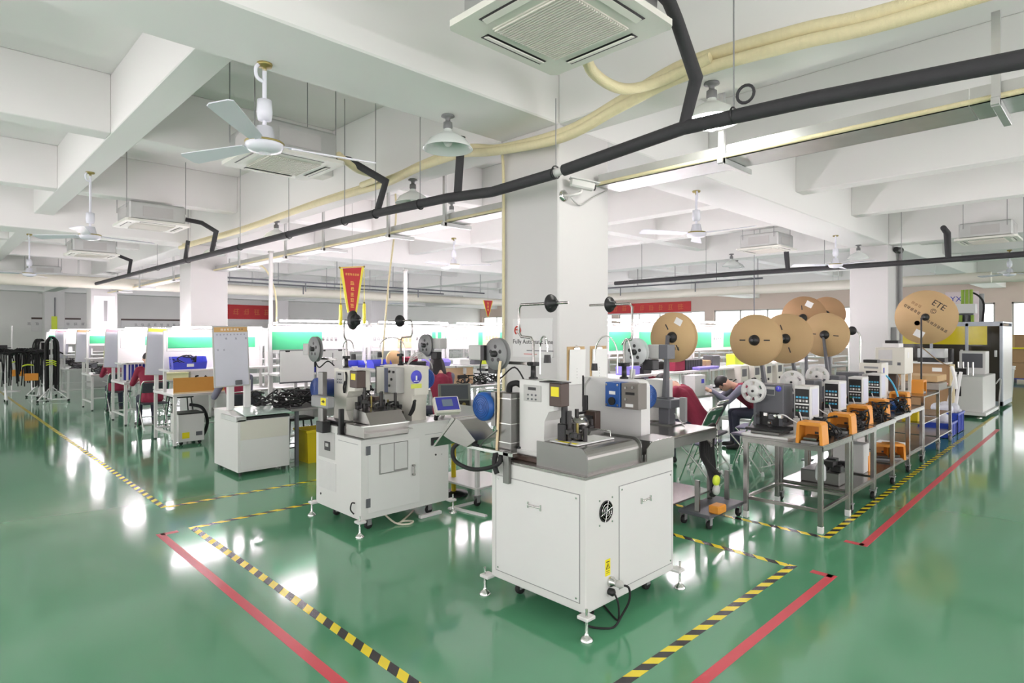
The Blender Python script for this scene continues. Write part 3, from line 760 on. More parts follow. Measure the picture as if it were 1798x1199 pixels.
tb(t, 'power_cable', RUBBER, [(.215, -.035, .19), (.22, -.06, .14), (.24, -.05, .05), (.28, .0, .007), (.4, .2, .007)], .0055, 5)

# left press
bx(t, 'press_base', BROWN, .07, .26, .882, .36, .66, .912, .004)
m = MB(); m.prism([(.62, .912), (.62, 1.386), (.33, 1.386), (.33, 1.21), (.37, 1.20), (.405, 1.14), (.41, 1.03), (.37, .97), (.35, .93), (.35, .912)], .105, .25, 'X'); m.build('press_frame', WHITE, t)
m = MB().box(.095, .34, .912, .26, .64, .945, .006); m.build('press_foot', WHITE, t)
for y in (.36, .62): cy(t, 'bolt', BLACK, (.10, y, .945), (.10, y, .958), .012, n=8)
h = bx(t, 'press_cover', BROWN, .09, .26, 1.24, .17, .355, 1.38, .004)
bx(h, 'yellow_label', YEL, .0888, .275, 1.30, .09, .338, 1.358)
bx(t, 'cover_lip', BLACK, .085, .255, 1.38, .18, .43, 1.386)
keypad_x(t, .105, .43, .58, 1.255, 1.355)
cy(t, 'ram_rod', BLACK, (.17, .30, 1.1), (.17, .30, 1.24), .02)
crimp_tool(t, .17, .28, .912, 3)
crimp_tool(t, .28, .34, .9, 13, .14); crimp_tool(t, .22, .20, .9, 14, .13); crimp_tool(t, .47, .47, .9, 15, .2); crimp_tool(t, .56, .42, .9, 16, .13)
bx(t, 'scrap_duct', STEELD, .04, .635, .882, .13, .765, 1.30, .004)
for z in (.98, 1.1, 1.26): bx(t, 'duct_band', CHROME, .036, .632, z, .134, .77, z + .006)
tb(t, 'duct_hose', RUBBER, [(.09, .70, 1.30), (.09, .69, 1.345), (.11, .65, 1.36), (.13, .62, 1.34)], .02, 4)
motor(t, (.07, .86, 1.20), .095, .17)
bx(t, 'motor_bracket', STEELD, .02, .76, 1.08, .14, .80, 1.3, .003)
reel_holder(t, (.185, .575, 1.386), (.16, .68), 1.865, -1, .40, .26)
bx(t, 'spool_arm', STEEL, .15, .60, 1.475, .185, .80, 1.495, .002)
spool(t, (.08, .80, 1.545), .105)
bx(t, 'feed_motor', LGREY, .04, .92, 1.50, .13, 1.05, 1.60, .006)
bx(t, 'motor_plate', BLACK, .035, .885, 1.50, .135, .92, 1.60, .002)
bx(t, 'arm_joint', BLACK, .10, .84, 1.41, .16, .92, 1.50, .006)
tb(t, 'sensor_cable', RUBBER, [(.1, .98, 1.50), (.09, .98, 1.42), (.09, .9, 1.36), (.1, .8, 1.38), (.12, .68, 1.46), (.14, .6, 1.36)], .005, 5)
bx(t, 'sensor_bar', BLACK, .09, .93, 1.425, .12, 1.02, 1.44, .003)
tb(t, 'terminal_strip', mat('beige strip', (228, 208, 170), .6), [(.045, .735, 1.50), (.03, .735, 1.40), (.028, .735, 1.2), (.03, .745, 1.05), (.035, .76, .92)], .009, 4)
gooseneck(t, (.19, .52, 1.42), (.18, .51, 1.66), (.17, .44, 1.52))
# discharge chute on the left overhang
bx(t, 'chute_bracket', STEELD, -.03, .585, .745, -.006, .635, .945, .002)
bx(t, 'chute_arm', CHROME, -.03, .55, .915, .02, .98, .94, .003)
m = MB()
m.prism([(.86, .985), (1.02, 1.10), (1.10, 1.11), (1.22, .985), (1.10, .95), (.95, .93)], -.06, .14, 'X'); m.build('discharge_chute', STEEL, t)
m = MB(); m._add([(-.065, 1.08, 1.11), (.145, 1.08, 1.11), (.145, 1.30, .90), (-.065, 1.30, .90), (-.065, 1.07, 1.10), (.145, 1.07, 1.10), (.145, 1.29, .89), (-.065, 1.29, .89)], [(0, 1, 2, 3), (7, 6, 5, 4), (0, 4, 5, 1), (2, 6, 7, 3), (0, 3, 7, 4), (1, 5, 6, 2)]); m.build('chute_slide', STEEL, t)
tb(t, 'hydraulic_hose', RUBBER, [(.0, .68, .93), (-.05, .66, .86), (-.07, .86, .80), (-.06, 1.06, .82), (-.05, 1.10, .90), (-.02, 1.02, .96), (0, .95, .97)], .014, 6, 10)
tb(t, 'hydraulic_hose', RUBBER, [(.0, .95, 1.02), (-.02, .93, .96), (.0, .90, .93), (.05, .9, .90)], .016, 5, 10)
tb(t, 'hydraulic_hose', RUBBER, [(-.03, .70, .92), (-.05, .69, .86), (-.045, .67, .80)], .017, 5, 10)
tb(t, 'strut_wire', STEELD, [(.0, .72, 1.06), (.0, .84, .98), (.0, .90, .92)], .006)

# right press
m = MB(); pts = [(.66, .882), (.66, 1.365), (.22, 1.365)] + [(.22 - .05 * math.sin(R(a)), 1.315 + .05 * math.cos(R(a))) for a in (20, 45, 70)] + [(.17, 1.315), (.17, .882)]
m.prism(pts, .80, .905, 'X'); m.build('press_plate', WHITE, t)
bx(t, 'press_plate_edge', BLACK, .79, .655, 1.15, .80, .665, 1.375)
u = bx(t, 'drive_unit', BLUE, .69, .265, 1.185, .80, .385, 1.35, .004)
for a, b in ((.28, 1.2), (.37, 1.2), (.28, 1.335), (.37, 1.335)): cy(u, 'bolt', CHROME, (.69, a, b), (.684, a, b), .008, n=8)
cy(u, 'knob', BLACK, (.69, .325, 1.225), (.678, .325, 1.225), .027, n=16)
bx(u, 'drive_label', PAPER, .688, .30, 1.27, .69, .35, 1.292)
u = bx(t, 'control_box', mat('brown grey enamel', (122, 116, 110), .45, var=.05), .70, .125, 1.18, .80, .26, 1.35, .003)
for a, b in ((.22, 1.32), (.165, 1.325), (.22, 1.245)): cy(u, 'switch', CHROME, (.70, a, b), (.688, a, b), .009, n=10)
bx(u, 'display', BLACK, .698, .155, 1.275, .70, .225, 1.292); bx(u, 'box_label', PAPER, .698, .165, 1.195, .70, .225, 1.215)
motor(t, (.99, .30, 1.24), .085, .17, 'Y')
bx(t, 'switch_block', BLACK, .905, .24, 1.30, .95, .30, 1.37, .004)
m = MB().box(.63, .42, .93, .69, .52, 1.15, .004); m.build('gear_guard', BROWN, t)
bx(t, 'guard_mesh', BLACK, .62, .44, .98, .63, .50, 1.12)
bx(t, 'guide_bar', BLACK, .56, .50, 1.13, .70, .52, 1.145); bx(t, 'guide_bar', BLACK, .66, .52, 1.13, .68, .56, 1.25, .003)
tb(t, 'air_line', LGREY, [(.80, .6, 1.36), (.72, .58, 1.31), (.68, .55, 1.22), (.67, .54, 1.14)], .006, 5)
m = MB(); m.prism([(.40, .90), (.40, 1.02), (.43, 1.055), (.55, 1.055), (.575, 1.02), (.575, .90)], .30, .40, 'Y'); m.build('clamp_block', STEELD, t)
m = MB(); m.ball((.49, .44, 1.08), .07, .06, .055, 16, 8); m.build('gear_cover', STEEL, t)
cy(t, 'gear_knob', BLACK, (.46, .298, .945), (.46, .29, .945), .012)
bx(t, 'slide_rail', BLACK, .32, .36, .90, .62, .40, .945, .004); bx(t, 'slide_carriage', BLACK, .30, .44, .90, .40, .54, 1.04, .006)
for k in range(4): tb(t, 'control_wire', RUBBER, [(.38, .42 + .02 * k, 1.04), (.34, .44 + .02 * k, 1.10 + .02 * k), (.40, .48, 1.13), (.48, .5, 1.12)], .005, 4)
for k, (x, y, z, a, b, c) in enumerate([(.36, .42, .90, .05, .05, .2), (.43, .50, .90, .06, .05, .16), (.52, .50, .90, .05, .06, .21), (.33, .50, .95, .03, .04, .22), (.60, .36, .90, .04, .05, .13), (.38, .33, .98, .03, .03, .12)]):
    q = bx(t, 'slide_block', GUN if k % 2 else BLACK, x - a / 2, y - b / 2, z, x + a / 2, y + b / 2, z + c, .006); cy(q, 'bolt', CHROME, (x - a / 2, y, z + c * .7), (x - a / 2 - .005, y, z + c * .7), .007, n=8)
cy(t, 'feed_motor_small', BLACK, (.40, .44, 1.06), (.54, .44, 1.10), .032, n=14)
reel_holder(t, (.855, .345, 1.365), (.885, .30), 1.885, 1, .49, .67)
gooseneck(t, (.855, .40, 1.40), (.845, .50, 1.66), (.80, .56, 1.44))
tb(t, 'gooseneck', CHROME, [(.86, .29, 1.37), (.86, .28, 1.5), (.86, .32, 1.64), (.86, .37, 1.6)], .0055, 5)
spool(t, (1.02, .36, 1.545), .10, 'X', CLEAR)
bx(t, 'feed_motor', LGREY, 1.06, .20, 1.50, 1.16, .29, 1.60, .006); bx(t, 'motor_plate', DGREY, 1.06, .13, 1.50, 1.16, .20, 1.60, .002)
bx(t, 'spool_arm', STEEL, .87, .32, 1.455, 1.12, .35, 1.475, .002); bx(t, 'arm_joint', BLACK, 1.02, .22, 1.42, 1.10, .31, 1.495, .006)
bx(t, 'column_plate', LGREY, .90, .30, 1.365, .925, .33, 1.43)
# rounded steel cover at the near corner
pr = [(.40, .882), (.40, 1.02), (.085, 1.02)] + [(.085 - .055 * math.sin(R(a)), .965 + .055 * math.cos(R(a))) for a in (15, 30, 45, 60, 75)] + [(.03, .965), (.03, .882)]
m = MB(); m.prism(pr, .045, .575, 'X'); m.build('splash_cover', STEEL, t)
m = MB(); m.prism([(.405, .882), (.405, 1.03), (.08, 1.03)] + [(.08 - .06 * math.sin(R(a)), .97 + .06 * math.cos(R(a))) for a in (15, 30, 45, 60, 75)] + [(.02, .97), (.02, .882)], .035, .045, 'X'); m.build('cover_end_plate', STEELD, t)
m = MB(); m.prism([(.405, .882), (.405, 1.03), (.08, 1.03)] + [(.08 - .06 * math.sin(R(a)), .97 + .06 * math.cos(R(a))) for a in (15, 30, 45, 60, 75)] + [(.02, .97), (.02, .882)], .575, .585, 'X'); m.build('cover_end_plate', STEELD, t)
l = bx(t, 'lid_plate', WHITE2, .10, .14, 1.022, .46, .36, 1.03, .002)
bx(l, 'yellow_label', YEL, .14, .31, 1.0302, .44, .35, 1.031); bx(l, 'yellow_label', YEL, .105, .16, 1.0302, .135, .30, 1.031)
tb(l, 'lid_handle', CHROME, [(.50, .20, 1.02), (.50, .20, 1.06), (.50, .31, 1.06), (.50, .31, 1.02)], .004)
m = MB(); m.prism([(.60, .882), (.60, .96), (.66, 1.0), (.92, 1.0), (.92, .882)], -.006, .0, 'Y'); m.build('side_guard', STEEL, t)
m = MB().box(.66, .0, .994, .92, .16, 1.0).box(.914, .0, .882, .92, .16, 1.0); m.build('guard_shelf', STEELD, t)
for x in (.63, .67): cy(t, 'bolt', CHROME, (x, .05, .882), (x, .05, .91), .006, n=8)

# ---- second machine
W, D = .92, .79
t = thing('crimping_machine', 'white automatic crimping machine standing left of the near one, with blue screen console', 'machine', (2.63, 4.47, 0), group='automatic crimping machines')
m = MB(); m.prism([(0, .122), (0, .79), (.47, .79), (.47, .862), (.92, .862), (.92, .122)], 0, .40, 'Y'); m.box(0, .40, .122, .92, .79, .862); m.build('cabinet', WHITE, t)
for x, sx in ((0, -1), (W, 1)):
    for y, sy in ((0, -1), (D, 1)): foot(t, x, y, sx, sy)
for x in (.14, W - .14):
    for y in (.12, D - .12): caster(t, x, y)
bx(t, 'worktop', STEELD, -.004, -.004, .79, .46, .40, .80, .002)
bx(t, 'worktop', STEELD, -.004, .405, .862, W + .004, D, .872, .002); bx(t, 'worktop', WHITE, .47, -.004, .862, W + .004, .40, .872, .002)
p = bx(t, 'vent_panel', LGREY, -.004, .44, .56, 0, .74, .80, .001)
p2 = bx(p, 'meter', BLACK, -.010, .52, .63, -.004, .62, .71, .002); bx(p2, 'meter_face', LGREY, -.0115, .545, .665, -.010, .595, .695)
p = bx(t, 'vent_panel', PAPERG, -.004, .42, .28, 0, .74, .53, .001)
bx(t, 'seam', MGREY, -.0015, .05, .745, 0, .38, .749)
cy(t, 'key_lock', BLACK, (0, .70, .22), (-.006, .70, .22), .01)
tb(t, 'floor_hook', RUBBER, [(-.002, .10, .25), (-.03, .10, .255), (-.035, .11, .2), (-.01, .1, .16)], .006, 4)
dr = bx(t, 'door', WHITE2, .065, -.004, .17, .59, 0, .745, .001)
for z in (.22, .66):
    h = bx(dr, 'hinge', DGREY, .045, -.010, z, .085, -.002, z + .075, .002)
pk = bx(dr, 'document_pocket', STEELD, .17, -.012, .48, .46, -.004, .735, .002)
bx(pk, 'document', PAPERG, .18, -.0135, .49, .31, -.012, .73); bx(pk, 'document', PAPERG, .32, -.0135, .50, .45, -.012, .73)
hh = MB().box(.505, -.03, .42, .525, -.004, .435).box(.505, -.03, .50, .525, -.004, .515).box(.508, -.032, .42, .522, -.024, .515, .003); hh.build('handle', STEEL, dr)
bx(t, 'seam', MGREY, .65, -.0015, .76, .86, 0, .763)
s = bx(t, 'main_switch', BLACK, .715, -.014, .655, .845, 0, .725, .003)
bx(s, 'start_button', GREEND, .745, -.02, .675, .775, -.014, .70, .002); cy(s, 'stop_button', REDP, (.815, -.014, .688), (.815, -.022, .688), .015)
cy(t, 'key_lock', BLACK, (.77, 0, .565), (.77, -.006, .565), .009); cy(t, 'indicator', DGREY, (.84, 0, .56), (.84, -.003, .56), .004)
# steel tray in front with its ledge
bx(t, 'steel_tray', STEEL, .02, -.006, .80, .47, .30, .90, .003)
bx(t, 'tray_ledge', STEEL, .02, -.07, .845, .47, -.006, .85)
bx(t, 'tray_rim', CHROME, .015, -.012, .895, .475, .02, .905)
m = MB(); m.prism([(.02, .905), (.10, 1.0), (.30, 1.02), (.30, .905)], .10, .46, 'X'); m.build('sloping_cover', STEEL, t)
# left press
bx(t, 'press_base', BLACK, .02, .33, .872, .40, .74, .90, .004)
m = MB(); m.prism([(.68, .90), (.68, 1.36), (.31, 1.36), (.31, 1.17), (.42, 1.16), (.46, 1.10), (.46, .98), (.40, .90)], .12, .27, 'X'); m.build('press_frame', CREAM, t)
keypad_x(t, .12, .50, .64, 1.22, 1.33)
h = bx(t, 'press_cover', BROWN, .105, .25, 1.20, .195, .375, 1.35, .004); bx(h, 'yellow_label', YEL, .1038, .275, 1.27, .105, .35, 1.325)
bx(t, 'cover_lip', LGREY, .095, .24, 1.355, .28, .55, 1.366)
motor(t, (.08, .79, 1.17), .10, .2, 'X', mat('navy motor paint', (30, 58, 128), .4, var=.08))
bx(t, 'scrap_duct', STEELD, -.03, .62, .872, .02, .70, 1.33, .004)
b = bx(t, 'feed_cover', MGREY, -.10, .40, 1.02, -.02, .70, 1.125, .012); bx(b, 'yellow_label', YEL, -.1012, .415, 1.05, -.10, .51, 1.115)
m = MB(); m.M = MXM(-.102, .46, 1.083); m.box(-.03, -.004, 0, .03, .004, .0008).box(-.01, -.012, 0, .01, .014, .0008); m.build('pictogram', INK, b)
cy(t, 'feed_cover_post', STEELD, (-.06, .56, .88), (-.06, .56, 1.02), .022); bx(t, 'post_block', BLACK, -.09, .50, .80, -.01, .62, .90, .005)
bx(t, 'post_carrier', BLACK, -.012, .33, .80, .03, .36, 1.02, .003)
crimp_tool(t, .2, .30, .90, 21); crimp_tool(t, .45, .42, .88, 23, .18); crimp_tool(t, .34, .26, .95, 24, .12); crimp_tool(t, .52, .30, .93, 25, .12)
bx(t, 'tool_cabinet', BROWN, .34, .34, .90, .42, .46, 1.10, .004)
bx(t, 'tool_cover', BLACK, .26, .44, .90, .33, .52, 1.12, .004)
m = MB(); m.ball((.50, .36, .98), .055, .055, .04, 14, 8); m.build('gear_cover', STEEL, t)
bx(t, 'drive_block', BLACK, .44, .31, .905, .56, .42, .95, .005)
reel_holder(t, (.20, .60, 1.36), (.22, .68), 1.80, -1, .47, .36)
la(t, 'reel_disc', BLACK, [(.01, -.03), (.04, -.035), (.085, -.012), (.09, .004), (.03, .012)], (.22, .52, 1.80), 'X', 24)
spool(t, (.06, .93, 1.53), .12, 'X'); bx(t, 'spool_arm', STEEL, .1, .64, 1.43, .13, .95, 1.45, .002)
bx(t, 'feed_motor', LGREY, .03, 1.02, 1.47, .12, 1.13, 1.58, .006)
gooseneck(t, (.2, .66, 1.38), (.16, .50, 1.62), (.14, .37, 1.47))
tb(t, 'cable_loop', RUBBER, [(.06, .93, 1.41), (.06, .85, 1.36), (.09, .75, 1.42), (.12, .68, 1.38)], .006, 5)
tb(t, 'cable_loop', RUBBER, [(.115, .46, 1.33), (.105, .43, 1.28), (.105, .45, 1.18), (.105, .47, 1.15), (.105, .48, 1.2), (.11, .46, 1.25)], .008, 5)
# right press with its controls
m = MB(); m.prism([(.16, .872), (.16, 1.11), (.12, 1.11), (.12, 1.375), (.62, 1.375), (.62, .872)], .62, .78, 'X'); m.build('press_plate', CREAM, t)
u = bx(t, 'control_box', LGREY, .53, .28, 1.12, .62, .42, 1.36, .004)
for a, b in ((.39, 1.32), (.32, 1.32), (.355, 1.25), (.39, 1.19)): cy(u, 'switch', BLACK, (.53, a, b), (.518, a, b), .012, n=10)
bx(t, 'drive_unit', mat('dark blue casting', (30, 52, 92), .4), .54, .42, 1.12, .62, .50, 1.35, .003); bx(t, 'drive_cover', CREAM, .54, .50, 1.10, .62, .64, 1.355, .003)
bx(t, 'drive_cover_edge', BLACK, .535, .635, 1.10, .62, .645, 1.36)
s = la(t, 'round_sign', VIOLET, [(.001, -.004), (.06, -.004), (.06, 0)], (.64, .12, 1.28), 'Y', 28)
m = MB().box(.632, .1145, 1.25, .648, .116, 1.29).box(.61, .1145, 1.236, .67, .116, 1.243); m.build('sign_mark', PAPER, s)
bx(t, 'yellow_tag', mat('pale lime tag', (214, 224, 96), .6), .58, .118, 1.175, .70, .12, 1.215)
motor(t, (.87, .36, 1.24), .10, .2, 'Y', mat('mid blue motor paint', (44, 84, 170), .4, var=.05))
reel_holder(t, (.66, .40, 1.375), (.72, .30), 1.80, 1, .50, .70)
gooseneck(t, (.66, .34, 1.40), (.62, .55, 1.64), (.58, .64, 1.47))
spool(t, (.93, .36, 1.56), .11, 'X'); bx(t, 'feed_motor', LGREY, .94, .16, 1.53, 1.03, .27, 1.63, .006); bx(t, 'arm_joint', BLACK, .93, .2, 1.43, 1.0, .29, 1.5, .006)
for k in range(4): tb(t, 'air_line', LGREY, [(.70, .35, 1.375), (.74, .33, 1.42 + .015 * k), (.82, .3, 1.45 + .015 * k), (.9, .25, 1.40), (.92, .25, 1.34)], .005, 5)
# tilted touch screen console
M = Matrix.Translation((.86, -.06, 1.03)) @ Matrix.Rotation(R(-20), 4, 'Z') @ Matrix.Rotation(R(52), 4, 'X')
m = MB(); m.M = M; m.box(-.12, -.085, -.07, .12, .085, 0, .01); c = m.build('touch_console', CREAM, t)
m = MB(); m.M = M; m.box(-.105, -.065, 0, .105, .07, .004); m.build('console_face', BLUED, c)
m = MB(); m.M = M; m.box(-.05, -.03, .004, .05, .045, .006); m.build('console_screen', SCREEN, c)
tb(t, 'console_hose', RUBBER, [(.84, -.02, .96), (.80, .02, .92), (.82, .06, .88)], .02, 4, 10)
tb(t, 'console_arm', CHROME, [(.86, -.03, .97), (.90, .06, .90), (.93, .14, .86)], .016, 4, 10)
tb(t, 'cable_loop', RUBBER, [(.58, .13, .93), (.6, .1, .99), (.6, .09, 1.06), (.6, .12, 1.0), (.57, .13, .93)], .012, 5, 8)
tb(t, 'floor_cable', mat('pale cable', (214, 210, 190), .6), [(.3, .2, .12), (.36, .05, .02), (.44, -.04, .008), (.52, .0, .008), (.46, .06, .008), (.38, .02, .012), (.5, .1, .012), (.7, .25, .012)], .008, 5)
m = MB().box(.62, .02, .0, .86, .06, .028, .003); m.build('cable_cover', WHITE2, t)
# white cable covers on the floor between the machines
t = thing('cable_cover', 'white plastic cable cover on the floor between the two machines', 'cable cover', (3.72, 4.55, 0))
m = MB(); m.prism([(-.02, 0), (-.012, .018), (.012, .018), (.02, 0)], 0, .42, 'Y'); m.M = None
o = m.build('cover_strip', WHITE2, t); o.location = (0, -.42, 0); o.rotation_euler = (0, 0, R(8))
m = MB(); m.prism([(-.02, 0), (-.012, .018), (.012, .018), (.02, 0)], 0, .38, 'X'); o = m.build('cover_strip', WHITE2, t); o.location = (-.1, .0, 0)

# steel stand-in table beside the near machine (right) with the grey reel post
t = thing('side_table', 'low stainless side table just behind the near crimping machine on its right', 'table', (4.35, 2.72, 0))
bx(t, 'tabletop', STEEL, 0, 0, .78, 1.0, .82, .80, .003); bx(t, 'skirt', STEELD, 0, 0, .70, 1.0, .01, .78)
for x in (.05, .95):
    for y in (.04, .78):
        bx(t, 'leg', STEEL, x - .018, y - .018, .08, x + .018, y + .018, .78); caster(t, x, y, h=.085)
bx(t, 'shelf', STEEL, .03, .03, .2, .97, .79, .215)

# ------------------------------------------------------------------ stainless tables in a row on the right
def steel_table(L=.76, Wd=.70, H=.74, wheels=False):
    t = thing('steel_table', 'x', 'table', group='stainless tables in a row')
    m = MB().box(0, 0, H - .012, L, Wd, H, .002).box(0, 0, H - .05, L, .006, H - .012).box(0, Wd - .006, H - .05, L, Wd, H - .012).box(0, 0, H - .05, .006, Wd, H - .012).box(L - .006, 0, H - .05, L, Wd, H - .012)
    m.build('tabletop', STEEL, t)
    for x in (.03, L - .03):
        for y in (.03, Wd - .03):
            bx(t, 'leg', STEEL, x - .019, y - .019, .09 if wheels else .03, x + .019, y + .019, H - .012, .002)
            if wheels: caster(t, x, y, .038, h=.095)
            else: bx(t, 'foot_cap', mat('clear foot cap', (222, 224, 222), .3), x - .022, y - .022, 0, x + .022, y + .022, .06, .004)
    for y in (.03, Wd - .03): bx(t, 'rail', STEEL, .04, y - .014, .17, L - .04, y + .014, .20, .002)
    for x in (.03, L - .03): bx(t, 'rail', STEEL, x - .014, .04, .17, x + .014, Wd - .04, .20, .002)
    if wheels: bx(t, 'lower_shelf', STEEL, .03, .03, .20, L - .03, Wd - .03, .212)
    return t
TX = [5.38, 6.19, 7.00, 7.81, 8.62]; TY = [1.79, 1.80, 1.82, 1.85, 1.88]
t0 = steel_table(); t0.location = (TX[0], TY[0], 0); t0['label'] = 'nearest stainless table in the right-hand row, on fixed feet'
tw = steel_table(wheels=True); tw.location = (TX[1], TY[1], 0); tw['label'] = 'second stainless table in the right-hand row, on casters'
for i, l in ((2, 'third stainless table in the right-hand row'), (3, 'fourth stainless table in the right-hand row'), (4, 'fifth stainless table in the right-hand row, before the taller carts')):
    dup(tw, (TX[i], TY[i], 0), label=l)
def pedal(loc, rz, label):
    t = thing('foot_pedal', label, 'foot pedal', loc, rz, 'orange foot pedals on the tables')
    m = MB()   # hood: arch open to the front (-X), width along y
    m.prism([(-.11, 0), (-.085, 0), (-.078, .155), (.078, .155), (.085, 0), (.11, 0), (.1, .165), (.085, .185), (-.085, .185), (-.1, .165)], 0, .15, 'X')
    m.box(.14, -.09, 0, .15, .09, .165)
    m.build('hood', PEDAL, t)
    m = MB(); m.M = Matrix.Translation((.02, 0, .03)) @ Matrix.Rotation(R(-10), 4, 'Y'); m.box(0, -.055, 0, .11, .055, .018, .003); o = m.build('tread', STEELD, t)
    bx(t, 'base', MGREY, .0, -.07, 0, .14, .07, .022, .004); bx(t, 'lamp_hole', BLACK, .138, -.03, .07, .141, .0, .09)
    return t
pedal((5.40, 1.91, .74), 0, 'orange foot pedal nearest the camera on the first steel table')
pedal((6.12 + .08, 1.92, .74), 0, 'orange foot pedal on the second steel table')
pedal((7.02, 2.0, .74), 0, 'orange foot pedal on the third steel table')
pedal((7.83, 2.04, .74), 0, 'orange foot pedal on the fourth steel table')
pedal((9.0, 2.09, .74), 0, 'orange foot pedal on the fifth steel table, smallest of the row')

# table-top crimping units
def unit(label, loc, face='grey', stickers=True, seed=1):
    t = thing('crimping_unit', label, 'machine', loc, 0, 'table-top crimping units')
    bx(t, 'base_plate', WHITE2, 0, .20, 0, .48, .62, .02, .003)
    bx(t, 'tool_table', BLACK, .03, .26, .05, .34, .60, .075, .006); bx(t, 'tool_pedestal', STEELD, .06, .30, .02, .32, .56, .05, .006)
    bx(t, 'post', LGREY, .24, .20, .02, .28, .245, .17, .002)
    pr = bx(t, 'press', DGREY, .26, .34, .075, .48, .60, .46, .006)
    bx(pr, 'throat', BLACK, .258, .38, .08, .262, .56, .20)
    if stickers:
        s = la(pr, 'green_sticker', GREEND, [(.001, -.0025), (.021, -.0025), (.021, 0)], (.26, .575, .43), 'X', 18); text(s, 'numeral', '1', PAPER, .03, (.2572, .575, .43), ROT_MX, .0003)
        s = la(pr, 'violet_sticker', VIOLET, [(.001, -.0025), (.027, -.0025), (.027, 0)], (.26, .385, .425), 'X', 18); text(s, 'numeral', '2', PAPER, .026, (.2572, .385, .43), ROT_MX, .0003)
        s = bx(pr, 'name_plate', LGREY, .2585, .42, .36, .26, .53, .44); bx(s, 'plate_face', DGREY, .258, .424, .365, .2585, .526, .415)
    rnd = random.Random(seed)
    for k in range(9):
        x, y, z = rnd.uniform(.10, .25), rnd.uniform(.30, .55), rnd.uniform(.08, .19); s = rnd.uniform(.012, .026)
        bx(t, 'tool_block', (BLACK, DGREY, CHROME)[k % 3], x - s, y - s, z, x + s, y + s, z + s * 1.8, .003)
    la(t, 'oil_cup', CHROME, [(.001, 0), (.018, .004), (.012, .03), (.004, .035)], (.12, .36, .17), n=12)
    tb(t, 'air_tube', WHITE2, [(.14, .36, .19), (.16, .30, .20), (.22, .24, .15), (.26, .18, .11), (.31, .19, .13), (.32, .22, .22)], .006, 5)
    # controller: white case, black front with readouts
    c = bx(t, 'controller_case', WHITE, .34, .13, .16, .56, .275, .455, .005)
    bx(c, 'front_panel', BLACK, .336, .142, .18, .34, .265, .43)
    bx(c, 'side_cover', mat('pale lilac cover', (206, 206, 222), .4), .375, .1275, .19, .525, .13, .43, .001)
    bx(c, 'white_band', PAPER, .3345, .142, .285, .336, .265, .298)
    for j in range(4):
        y = .162 + j * .028
        bx(c, 'readout', CYAN, .3345, y - .010, .345, .336, y + .010, .362)
        bx(c, 'thumbwheel', (PAPER, LGREY)[j % 2], .3335, y - .009, .312, .336, y + .009, .332)
        cy(c, 'push_button', LGREY, (.336, y, .262), (.330, y, .262), .009, n=10)
        bx(c, 'button_label', GREEND if j == 3 else CYAN, .3345, y - .010, .222, .336, y + .010, .238)
    bx(t, 'controller_bracket', LGREY, .40, .16, .02, .50, .25, .16, .003)
    for k in range(5):
        a, b = rnd.uniform(.28, .5), rnd.uniform(.05, .2)
        tb(t, 'cable', (RUBBER, RUBBER, LGREY)[k % 3], [(.45, .2, .14), (a, b + .03, rnd.uniform(.1, .2)), (a + .06, b - .02, .06), (a + .15, b, .012), (a + .25, b + .05, .01)], .006, 4)
    tb(t, 'lime_tie', LIME, [(.40, .10, .03), (.42, .08, .07), (.46, .09, .08), (.47, .11, .05)], .014, 4)
    return t
unit('dark grey table-top crimping unit with green and violet stickers on the first steel table', (5.44, 1.90, .74), seed=1)
unit('table-top crimping unit with white controller on the second steel table', (6.25, 1.91, .74), stickers=False, seed=2)
unit('table-top crimping unit with white controller on the third steel table', (7.07, 1.93, .74), stickers=False, seed=3)
unit('table-top crimping unit with white controller on the fourth steel table', (7.88, 1.96, .74), stickers=False, seed=4)

# taller white presses at the end of the row
def tall_press(label, loc, h, sticker=None):
    t = thing('bench_press', label, 'machine', loc, 0, 'white bench presses')
    bx(t, 'base', WHITE, 0, 0, 0, .34, .30, .05, .005)
    bx(t, 'column', WHITE, .16, .03, .05, .34, .27, h, .006); hd = bx(t, 'head', CREAM, .0, .02, h - .24, .20, .28, h, .006)
    bx(hd, 'display', MGREY, -.003, .06, h - .07, 0, .22, h - .045); bx(hd, 'vent', BLACK, -.003, .07, h - .14, 0, .20, h - .10)
    bx(hd, 'side_badge', BLUED, .06, .0185, h - .15, .12, .02, h - .06)
    bx(t, 'top_cover', BLACK, .03, .08, h, .16, .24, h + .04, .004)
    bx(t, 'tool', BROWN, .04, .10, .05, .12, .2, h - .24, .004); bx(t, 'tool_head', REDP if sticker else BLACK, .02, .11, h - .34, .05, .19, h - .25, .003)
    return t
tall_press('white bench press with red tool head on the fifth steel table', (8.70, 2.18, .74), .56, True)
t = thing('bench_press', 'white bench press with round green mark, behind the fourth steel table', 'machine', (8.25, 2.12, .74), group='white bench presses')
bx(t, 'case', WHITE, 0, 0, 0, .24, .30, .44, .006); bx(t, 'front', BLACK, -.003, .04, .10, 0, .24, .40); bx(t, 'blue_bar', CYAN, -.005, .05, .26, -.003, .22, .275)
s = la(t, 'green_mark', GREEND, [(.03, -.002), (.038, -.002), (.038, 0), (.03, 0)], (.05, 0, .41), 'Y', 18)
tb(t, 'blue_air_line', CYAN, [(.3, -.05, .02), (.36, -.12, .12), (.40, -.06, .3), (.36, .02, .42), (.26, .05, .40)], .01, 5)
cl = tag(MB().tube([(8.45, 2.05, .78), (8.4, 1.98, .80), (8.5, 2.05, .84), (8.6, 2.0, .80), (8.5, 1.95, .77), (8.42, 2.06, .77)], .022, 8, 5).build('air_line_bundle', BLUE), 'blue tangle of air lines on the fifth steel table', 'cable')

